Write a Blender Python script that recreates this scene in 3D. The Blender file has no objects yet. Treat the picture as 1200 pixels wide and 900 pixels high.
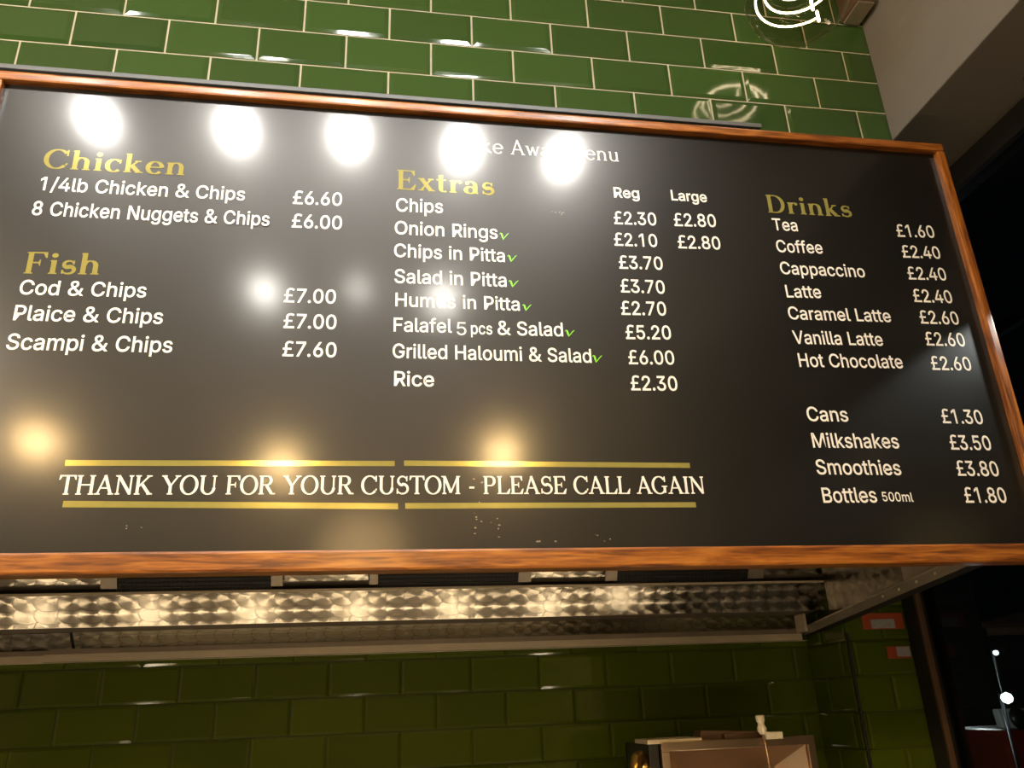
import bpy, bmesh, math, random, json
from mathutils import Vector, Matrix
from mathutils.geometry import tessellate_polygon
random.seed(7)
S = bpy.context.scene
COL = S.collection

# ------------------------------------------------------------------ camera, world, exposure
F, YAW, PITCH, ROLL = 947.93, 0.173411, 0.381398, -0.0416636
D, CH = 1.4, 1.55            # metres from the lens to the face of the menu board; lens height
_c, _s = math.cos, math.sin
_r = Vector((_c(YAW), -_s(YAW), 0)); FW = Vector((_s(YAW)*_c(PITCH), _c(YAW)*_c(PITCH), _s(PITCH)))
_u = _r.cross(FW)
RT = _c(ROLL)*_r + _s(ROLL)*_u
UP = -_s(ROLL)*_r + _c(ROLL)*_u
cam = bpy.data.cameras.new('camera'); cam.sensor_width = 36; cam.lens = F/1200*36
cam.clip_start = .02
co = bpy.data.objects.new('camera', cam); COL.objects.link(co)
M = Matrix((RT, UP, -FW)).transposed().to_4x4(); M.translation = (0, 0, CH)
co.matrix_world = M
S.camera = co
S.view_settings.view_transform = 'Standard'; S.view_settings.look = 'None'
S.view_settings.gamma = 1; S.view_settings.use_curve_mapping = False
S.view_settings.exposure = 0.0
S.cycles.use_denoising = True
S.cycles.max_bounces = 8
S.cycles.sample_clamp_indirect = 6
W = bpy.data.worlds.new('world'); S.world = W; W.use_nodes = True
W.node_tree.nodes['Background'].inputs[0].default_value = (.10, .13, .2, 1)
W.node_tree.nodes['Background'].inputs[1].default_value = .012

# light strengths, all in one place
SPOT_W, SPOT_EMIT = 25, 92
DOWN_W, DOWN_EMIT = 12, 1500
WARM_W, WARM_EMIT = 15, 700
PEND_W, PEND_EMIT = 0, 17
TUBE_EMIT, TUBE2_EMIT = 17, 15

# ------------------------------------------------------------------ helpers
def ray(x, y): return FW + ((x-600)/F)*RT - ((y-450)/F)*UP
def nrm(x, y):
    d = ray(x, y); return d.x/d.y, d.z/d.y
def at(x, y, k):             # the point seen at photo position (x, y), k board-distances away
    a, b = nrm(x, y); return Vector((a*k*D, k*D, b*k*D+CH))
def P3(a, k, b): return Vector((a*D, k*D, b*D+CH))

def mat(name, col, rough=.5, metal=0, spec=.5, coat=0, coat_rough=.05, emit=None, es=1, trans=0):
    m = bpy.data.materials.new(name); m.use_nodes = True
    b = m.node_tree.nodes['Principled BSDF']
    b.inputs['Base Color'].default_value = (*col, 1); b.inputs['Roughness'].default_value = rough
    b.inputs['Metallic'].default_value = metal; b.inputs['Specular IOR Level'].default_value = spec
    b.inputs['Coat Weight'].default_value = coat; b.inputs['Coat Roughness'].default_value = coat_rough
    b.inputs['Transmission Weight'].default_value = trans
    if emit: b.inputs['Emission Color'].default_value = (*emit, 1); b.inputs['Emission Strength'].default_value = es
    return m
def nodes(m):
    nt = m.node_tree; return nt, nt.nodes, nt.links, nt.nodes['Principled BSDF']
def mottle(m, scale=6, amt=.25, stretch=(1, 1, 1), bump=0, bscale=40):   # slight natural variation of the surface's own colour
    nt, N, L, b = nodes(m)
    tc = N.new('ShaderNodeTexCoord'); mp = N.new('ShaderNodeMapping'); mp.inputs['Scale'].default_value = stretch
    nz = N.new('ShaderNodeTexNoise'); nz.inputs['Scale'].default_value = scale; nz.inputs['Detail'].default_value = 5
    L.new(tc.outputs['Object'], mp.inputs['Vector']); L.new(mp.outputs['Vector'], nz.inputs['Vector'])
    c = b.inputs['Base Color'].default_value[:3]
    mx = N.new('ShaderNodeMix'); mx.data_type = 'RGBA'
    mx.inputs['A'].default_value = (*[v*(1-amt) for v in c], 1); mx.inputs['B'].default_value = (*[min(1, v*(1+amt)) for v in c], 1)
    L.new(nz.outputs['Fac'], mx.inputs['Factor']); L.new(mx.outputs['Result'], b.inputs['Base Color'])
    if bump:
        n2 = N.new('ShaderNodeTexNoise'); n2.inputs['Scale'].default_value = bscale
        bp = N.new('ShaderNodeBump'); bp.inputs['Strength'].default_value = bump; bp.inputs['Distance'].default_value = .01
        L.new(mp.outputs['Vector'], n2.inputs['Vector']); L.new(n2.outputs['Fac'], bp.inputs['Height']); L.new(bp.outputs['Normal'], b.inputs['Normal'])
    return m

def tag(o, label=None, cat=None, group=None, kind=None):
    for k, v in (('label', label), ('category', cat), ('group', group), ('kind', kind)):
        if v: o[k] = v
    return o
def thing(name, loc, label, cat, group=None):
    o = bpy.data.objects.new(name, None); o.empty_display_size = .05; o.location = loc; COL.objects.link(o)
    return tag(o, label, cat, group)
def wloc(o):
    v = Vector((0, 0, 0))
    while o: v += o.location; o = o.parent
    return v
def link(name, me, m, parent=None, label=None, matrix=None):
    o = bpy.data.objects.new(name, me); COL.objects.link(o)
    for x in (m if isinstance(m, (list, tuple)) else [m]): me.materials.append(x)
    off = Vector((0, 0, 0))
    if parent: o.parent = parent; off = wloc(parent)
    if matrix is not None:
        mm = matrix.copy(); mm.translation -= off; o.matrix_local = mm
    elif off.length: me.transform(Matrix.Translation(-off))
    if label: o['label'] = label
    return o
def bm_obj(name, bm, m, parent=None, label=None, smooth=False):
    me = bpy.data.meshes.new(name)
    bmesh.ops.recalc_face_normals(bm, faces=bm.faces[:])
    bm.to_mesh(me); bm.free()
    if smooth:
        for p in me.polygons: p.use_smooth = True
    return link(name, me, m, parent, label)
def add_hex(bm, pts, bev=0):  # 8 corners: bottom four then top four
    v = [bm.verts.new(p) for p in pts]
    fs = [bm.faces.new([v[i] for i in q]) for q in ((3,2,1,0),(4,5,6,7),(0,1,5,4),(1,2,6,5),(2,3,7,6),(3,0,4,7))]
    if bev:
        es = list({e for f in fs for e in f.edges})
        bmesh.ops.bevel(bm, geom=es, offset=bev, segments=2, affect='EDGES', profile=.6)
def add_box(bm, a, b, bev=0):
    x0, y0, z0 = a; x1, y1, z1 = b
    add_hex(bm, [(x0,y0,z0),(x1,y0,z0),(x1,y1,z0),(x0,y1,z0),(x0,y0,z1),(x1,y0,z1),(x1,y1,z1),(x0,y1,z1)], bev)
def box(name, a, b, m, parent=None, label=None, bev=.002):
    bm = bmesh.new(); add_box(bm, a, b, bev); return bm_obj(name, bm, m, parent, label)
def slab(name, q, t, m, parent=None, label=None, bev=0):  # a quad (counter-clockwise seen from its face) with thickness behind it
    q = [Vector(p) for p in q]; n = (q[1]-q[0]).cross(q[3]-q[0]).normalized()
    bm = bmesh.new(); add_hex(bm, [p-n*t for p in q]+q, bev); return bm_obj(name, bm, m, parent, label)
def panel(name, q, t, m, parent=None, label=None):        # the same with a local frame in its own plane, for directional finishes
    q = [Vector(p) for p in q]; X = (q[1]-q[0]).normalized(); n = X.cross(q[3]-q[0]).normalized(); Y = n.cross(X)
    fr = Matrix((X, Y, n)).transposed().to_4x4(); fr.translation = q[0]; inv = fr.inverted()
    loc = [inv @ p for p in q]
    bm = bmesh.new(); add_hex(bm, [p-Vector((0, 0, t)) for p in loc]+loc)
    me = bpy.data.meshes.new(name); bmesh.ops.recalc_face_normals(bm, faces=bm.faces[:]); bm.to_mesh(me); bm.free()
    return link(name, me, m, parent, label, fr)
def lathe(bm, prof, org, axis=Vector((0, 0, 1)), seg=24):
    q = Vector((0, 0, 1)).rotation_difference(axis.normalized()); rings = []
    for r, z in prof:
        if r < 1e-5: rings.append([bm.verts.new(Vector(org)+q @ Vector((0, 0, z)))])
        else: rings.append([bm.verts.new(Vector(org)+q @ Vector((r*_c(2*math.pi*i/seg), r*_s(2*math.pi*i/seg), z))) for i in range(seg)])
    for a, b in zip(rings, rings[1:]):
        for i in range(seg):
            j = (i+1) % seg
            if len(a) == 1 and len(b) == 1: continue
            if len(a) == 1: bm.faces.new((a[0], b[i], b[j]))
            elif len(b) == 1: bm.faces.new((a[i], a[j], b[0]))
            else: bm.faces.new((a[i], a[j], b[j], b[i]))
    return bm
def turned(name, prof, org, m, parent=None, axis=Vector((0, 0, 1)), label=None, seg=24):
    return bm_obj(name, lathe(bmesh.new(), prof, org, axis, seg), m, parent, label, True)
def tube(name, pts, r, m, parent=None, label=None, seg=8):
    bm = bmesh.new(); pts = [Vector(p) for p in pts]; rings = []
    ref = Vector((0, 0, 1)); prev = None
    for i, p in enumerate(pts):
        t = (pts[min(i+1, len(pts)-1)]-pts[max(i-1, 0)]).normalized()
        if prev is None:
            a = t.orthogonal().normalized()
        else:
            a = (prev-t*prev.dot(t)).normalized()
        prev = a; b = t.cross(a)
        rings.append([bm.verts.new(p+r*(_c(2*math.pi*j/seg)*a+_s(2*math.pi*j/seg)*b)) for j in range(seg)])
    for a, b in zip(rings, rings[1:]):
        for j in range(seg): bm.faces.new((a[j], a[(j+1) % seg], b[(j+1) % seg], b[j]))
    bm.faces.new(rings[0][::-1]); bm.faces.new(rings[-1])
    return bm_obj(name, bm, m, parent, label, True)
def struct(o): o['kind'] = 'structure'; return o

# ------------------------------------------------------------------ materials
def glaze(name, col):
    m = mat(name, col, .09, spec=.55)
    nt, N, L, b = nodes(m)
    tc = N.new('ShaderNodeTexCoord'); nz = N.new('ShaderNodeTexNoise'); nz.inputs['Scale'].default_value = 9; nz.inputs['Detail'].default_value = 2
    bp = N.new('ShaderNodeBump'); bp.inputs['Strength'].default_value = .12; bp.inputs['Distance'].default_value = .01
    L.new(tc.outputs['Object'], nz.inputs['Vector']); L.new(nz.outputs['Fac'], bp.inputs['Height']); L.new(bp.outputs['Normal'], b.inputs['Normal'])
    gi = N.new('ShaderNodeNewGeometry'); mx = N.new('ShaderNodeMix'); mx.data_type = 'RGBA'
    mx.inputs['A'].default_value = (*[v*.85 for v in col], 1); mx.inputs['B'].default_value = (*[v*1.18 for v in col], 1)
    L.new(gi.outputs['Random Per Island'], mx.inputs['Factor']); L.new(mx.outputs['Result'], b.inputs['Base Color'])
    return m
M_TILE = glaze('green_glazed_tile', (.033, .074, .018))
M_TILE2 = glaze('green_tile_warm_cast', (.072, .108, .005))  # same green tile, the warm kitchen light's olive cast put into its colour
M_GROUT = mottle(mat('pale_grout', (.55, .52, .40), .9), 30, .12)
M_GROUT2 = mottle(mat('dark_grout', (.035, .04, .012), .8), 30, .2)
def wood():
    m = mat('stained_wood', (.42, .15, .03), .38, coat=.35, coat_rough=.18)
    nt, N, L, b = nodes(m)
    tc = N.new('ShaderNodeTexCoord'); mp = N.new('ShaderNodeMapping'); mp.inputs['Scale'].default_value = (2.2, 30, 30)
    nz = N.new('ShaderNodeTexNoise'); nz.inputs['Scale'].default_value = 2.4; nz.inputs['Detail'].default_value = 7; nz.inputs['Distortion'].default_value = 1.6
    nz2 = N.new('ShaderNodeTexNoise'); nz2.inputs['Scale'].default_value = 9; nz2.inputs['Detail'].default_value = 8
    mx = N.new('ShaderNodeMath'); mx.operation = 'MULTIPLY_ADD'; mx.inputs[1].default_value = .45
    cr = N.new('ShaderNodeValToRGB'); e = cr.color_ramp.elements
    e[0].position = .38; e[0].color = (.10, .026, .004, 1); e[1].position = .78; e[1].color = (.40, .145, .020, 1)
    k = e.new(.55); k.color = (.235, .070, .008, 1)
    L.new(tc.outputs['Object'], mp.inputs['Vector']); L.new(mp.outputs['Vector'], nz.inputs['Vector']); L.new(mp.outputs['Vector'], nz2.inputs['Vector'])
    L.new(nz2.outputs['Fac'], mx.inputs[0]); L.new(nz.outputs['Fac'], mx.inputs[2])
    s = N.new('ShaderNodeMath'); s.operation = 'SUBTRACT'; s.inputs[1].default_value = .17
    L.new(mx.outputs[0], s.inputs[0]); L.new(s.outputs[0], cr.inputs['Fac']); L.new(cr.outputs['Color'], b.inputs['Base Color'])
    return m
M_WOOD = wood()
def board():
    m = mat('black_board', (.004, .004, .0036), .40, spec=.38, coat=.55, coat_rough=.155)
    nt, N, L, b = nodes(m)
    tc = N.new('ShaderNodeTexCoord'); nz = N.new('ShaderNodeTexNoise'); nz.inputs['Scale'].default_value = 5; nz.inputs['Detail'].default_value = 6
    mr = N.new('ShaderNodeMapRange'); mr.inputs['To Min'].default_value = .36; mr.inputs['To Max'].default_value = .46
    L.new(tc.outputs['Object'], nz.inputs['Vector']); L.new(nz.outputs['Fac'], mr.inputs['Value']); L.new(mr.outputs['Result'], b.inputs['Roughness'])
    return m
M_BOARD = board()
M_WHITE = mat('white_vinyl', (.80, .77, .71), .45)
M_GOLD = mottle(mat('gold_foil', (.36, .325, .09), .15, metal=.4), 60, .12)
M_GREEN = mat('green_vinyl', (.20, .62, .02), .4)
def swirl(name, pitch, pitch_y, col, rough=.25, aniso=.93):   # overlapping circular brush marks turned into steel sheet
    m = mat(name, col, rough, metal=1)
    nt, N, L, b = nodes(m)
    b.inputs['Anisotropic'].default_value = aniso
    def math_(op, a, c=None):
        n = N.new('ShaderNodeMath'); n.operation = op
        for i, v in enumerate((a, c)):
            if v is None: continue
            if isinstance(v, (int, float)): n.inputs[i].default_value = v
            else: L.new(v, n.inputs[i])
        return n.outputs[0]
    tc = N.new('ShaderNodeTexCoord'); sp = N.new('ShaderNodeSeparateXYZ'); L.new(tc.outputs['Object'], sp.inputs[0])
    u = math_('DIVIDE', sp.outputs['X'], pitch); v = math_('DIVIDE', sp.outputs['Y'], pitch_y)
    fu = math_('SUBTRACT', u, math_('FLOOR', u)); fv = math_('SUBTRACT', v, math_('FLOOR', v))
    dx, dy = fu, fv                                   # lowest disc: corner (0, 0)
    for a, c in ((1, 0), (0, 1), (1, 1)):             # each later disc lies over the earlier ones
        ex = math_('SUBTRACT', fu, a); ey = math_('SUBTRACT', fv, c)
        inside = math_('LESS_THAN', math_('ADD', math_('MULTIPLY', ex, ex), math_('MULTIPLY', ey, ey)), .72*.72)
        def pick(old, new):
            mx = N.new('ShaderNodeMix'); mx.data_type = 'FLOAT'
            L.new(inside, mx.inputs['Factor']); L.new(old, mx.inputs['A']); L.new(new, mx.inputs['B']); return mx.outputs['Result']
        dx, dy = pick(dx, ex), pick(dy, ey)
    rim = math_('GREATER_THAN', math_('ADD', math_('MULTIPLY', dx, dx), math_('MULTIPLY', dy, dy)), .66*.66)   # each disc's scored edge
    cm = N.new('ShaderNodeMix'); cm.data_type = 'RGBA'; cm.inputs['A'].default_value = (*col, 1); cm.inputs['B'].default_value = (*[v*.62 for v in col], 1)
    L.new(rim, cm.inputs['Factor']); L.new(cm.outputs['Result'], b.inputs['Base Color'])
    cb = N.new('ShaderNodeCombineXYZ'); L.new(dx, cb.inputs[0]); L.new(dy, cb.inputs[1])
    vt = N.new('ShaderNodeVectorTransform'); vt.vector_type = 'VECTOR'; vt.convert_from = 'OBJECT'; vt.convert_to = 'WORLD'
    L.new(cb.outputs[0], vt.inputs[0])
    nv = N.new('ShaderNodeVectorMath'); nv.operation = 'NORMALIZE'; L.new(vt.outputs[0], nv.inputs[0]); L.new(nv.outputs[0], b.inputs['Tangent'])
    return m
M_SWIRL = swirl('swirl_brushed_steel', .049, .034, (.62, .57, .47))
M_SWIRL_SHADE = swirl('shaded_swirl_steel', .049, .034, (.16, .135, .10))  # same swirl steel, the end panel's shade put into its colour
M_STEEL = mottle(mat('plain_steel', (.68, .60, .47), .45, metal=.4), 12, .2, (1, 6, 6))
M_STEEL2 = mottle(mat('greasy_steel', (.36, .31, .25), .40, metal=.6), 12, .25, (1, 6, 6))
M_DARK = mat('dark_gap', (.012, .011, .010), .6)
M_MESH = mat('blackened_mesh', (.03, .03, .032), .45, metal=.6)
M_PLASTER = mottle(mat('grey_plaster', (.165, .15, .13), .85), 5, .1, bump=.1)
M_CEIL = mottle(mat('cream_ceiling', (.42, .39, .34), .9), 4, .08)
M_WALL = mottle(mat('brown_wall', (.18, .145, .11), .8), 4, .15)
M_FLOOR = mottle(mat('floor_tiles', (.10, .085, .07), .5), 8, .2)
M_ALU = mat('grey_aluminium', (.13, .14, .15), .5, metal=.3)
M_BLACK = mat('black_plastic', (.012, .012, .013), .4)
M_FRAME = mottle(mat('dark_painted_frame', (.012, .011, .010), .42), 10, .2)
M_BROWN = mottle(mat('brown_painted_wood', (.10, .055, .03), .5), 10, .3)
M_BRASS = mat('worn_brass', (.75, .48, .14), .3, metal=1)
M_CERAM = mat('white_ceramic', (.75, .70, .58), .3, coat=.3)
M_COPPER = mottle(mat('warm_steel', (.62, .47, .33), .28, metal=1), 10, .15)
def glass(name, tint, ior=1.45, rough=.02):
    m = bpy.data.materials.new(name); m.use_nodes = True; nt = m.node_tree; N = nt.nodes; L = nt.links
    N.remove(N['Principled BSDF']); out = N['Material Output']
    tr = N.new('ShaderNodeBsdfTransparent'); tr.inputs[0].default_value = (*tint, 1)
    g = N.new('ShaderNodeBsdfGlossy'); g.inputs['Roughness'].default_value = rough; g.inputs['Color'].default_value = (1, 1, 1, 1)
    gi = N.new('ShaderNodeNewGeometry'); dt = N.new('ShaderNodeVectorMath'); dt.operation = 'DOT_PRODUCT'
    L.new(gi.outputs['Normal'], dt.inputs[0]); L.new(gi.outputs['Incoming'], dt.inputs[1]); last = dt.outputs['Value']
    f0 = ((ior-1)/(ior+1))**2
    for op, v in (('ABSOLUTE', None), ('SUBTRACT', 1), ('POWER', 5), ('MULTIPLY_ADD', 1-f0)):   # Schlick reflectance, the same from both sides
        q = N.new('ShaderNodeMath'); q.operation = op
        if op == 'SUBTRACT': q.inputs[0].default_value = v; L.new(last, q.inputs[1])
        else:
            L.new(last, q.inputs[0])
            if v is not None: q.inputs[1].default_value = v
        if op == 'MULTIPLY_ADD': q.inputs[2].default_value = f0
        last = q.outputs[0]
    mx = N.new('ShaderNodeMixShader'); L.new(last, mx.inputs[0]); L.new(tr.outputs[0], mx.inputs[1]); L.new(g.outputs[0], mx.inputs[2])
    L.new(mx.outputs[0], out.inputs['Surface']); return m
M_PANE = glass('window_glass', (.55, .57, .55))
M_SMOKE = glass('smoked_glass', (.86, .82, .76), 1.18)
def emitter(name, col, s): return mat(name, (.9, .9, .9), .5, emit=col, es=s)
M_TUBE = emitter('warm_fill_tube', (1, .74, .42), TUBE_EMIT); M_TUBE2 = emitter('warm_fill_bulb', (1, .82, .58), TUBE2_EMIT)
M_LED = emitter('white_led', (1, .97, .92), SPOT_EMIT)
M_DOWN = emitter('downlight_led', (1, .95, .86), DOWN_EMIT)
M_WARMF = emitter('warm_filament', (1, .66, .25), WARM_EMIT)
M_OPAL = emitter('opal_glass', (1, .62, .22), 16)
M_FILL_GLOBE = emitter('fill_globe_white', (1, .86, .66), 30)
M_FIL = emitter('bright_filament', (1, .80, .52), PEND_EMIT)
def lamp(name, kind, loc, energy, col, size=.05, aim=None, angle=90, blend=.5, parent=None):
    l = bpy.data.lights.new(name, kind); l.energy = energy; l.color = col
    if kind == 'AREA': l.size = size
    else: l.shadow_soft_size = size
    if kind == 'SPOT': l.spot_size = math.radians(angle); l.spot_blend = blend
    o = bpy.data.objects.new(name, l); COL.objects.link(o); o.location = loc
    if aim is not None: o.rotation_euler = (Vector(aim)-Vector(loc)).to_track_quat('-Z', 'Y').to_euler()
    if parent: o.location = Vector(loc)-wloc(parent); o.parent = parent
    return o

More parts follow.
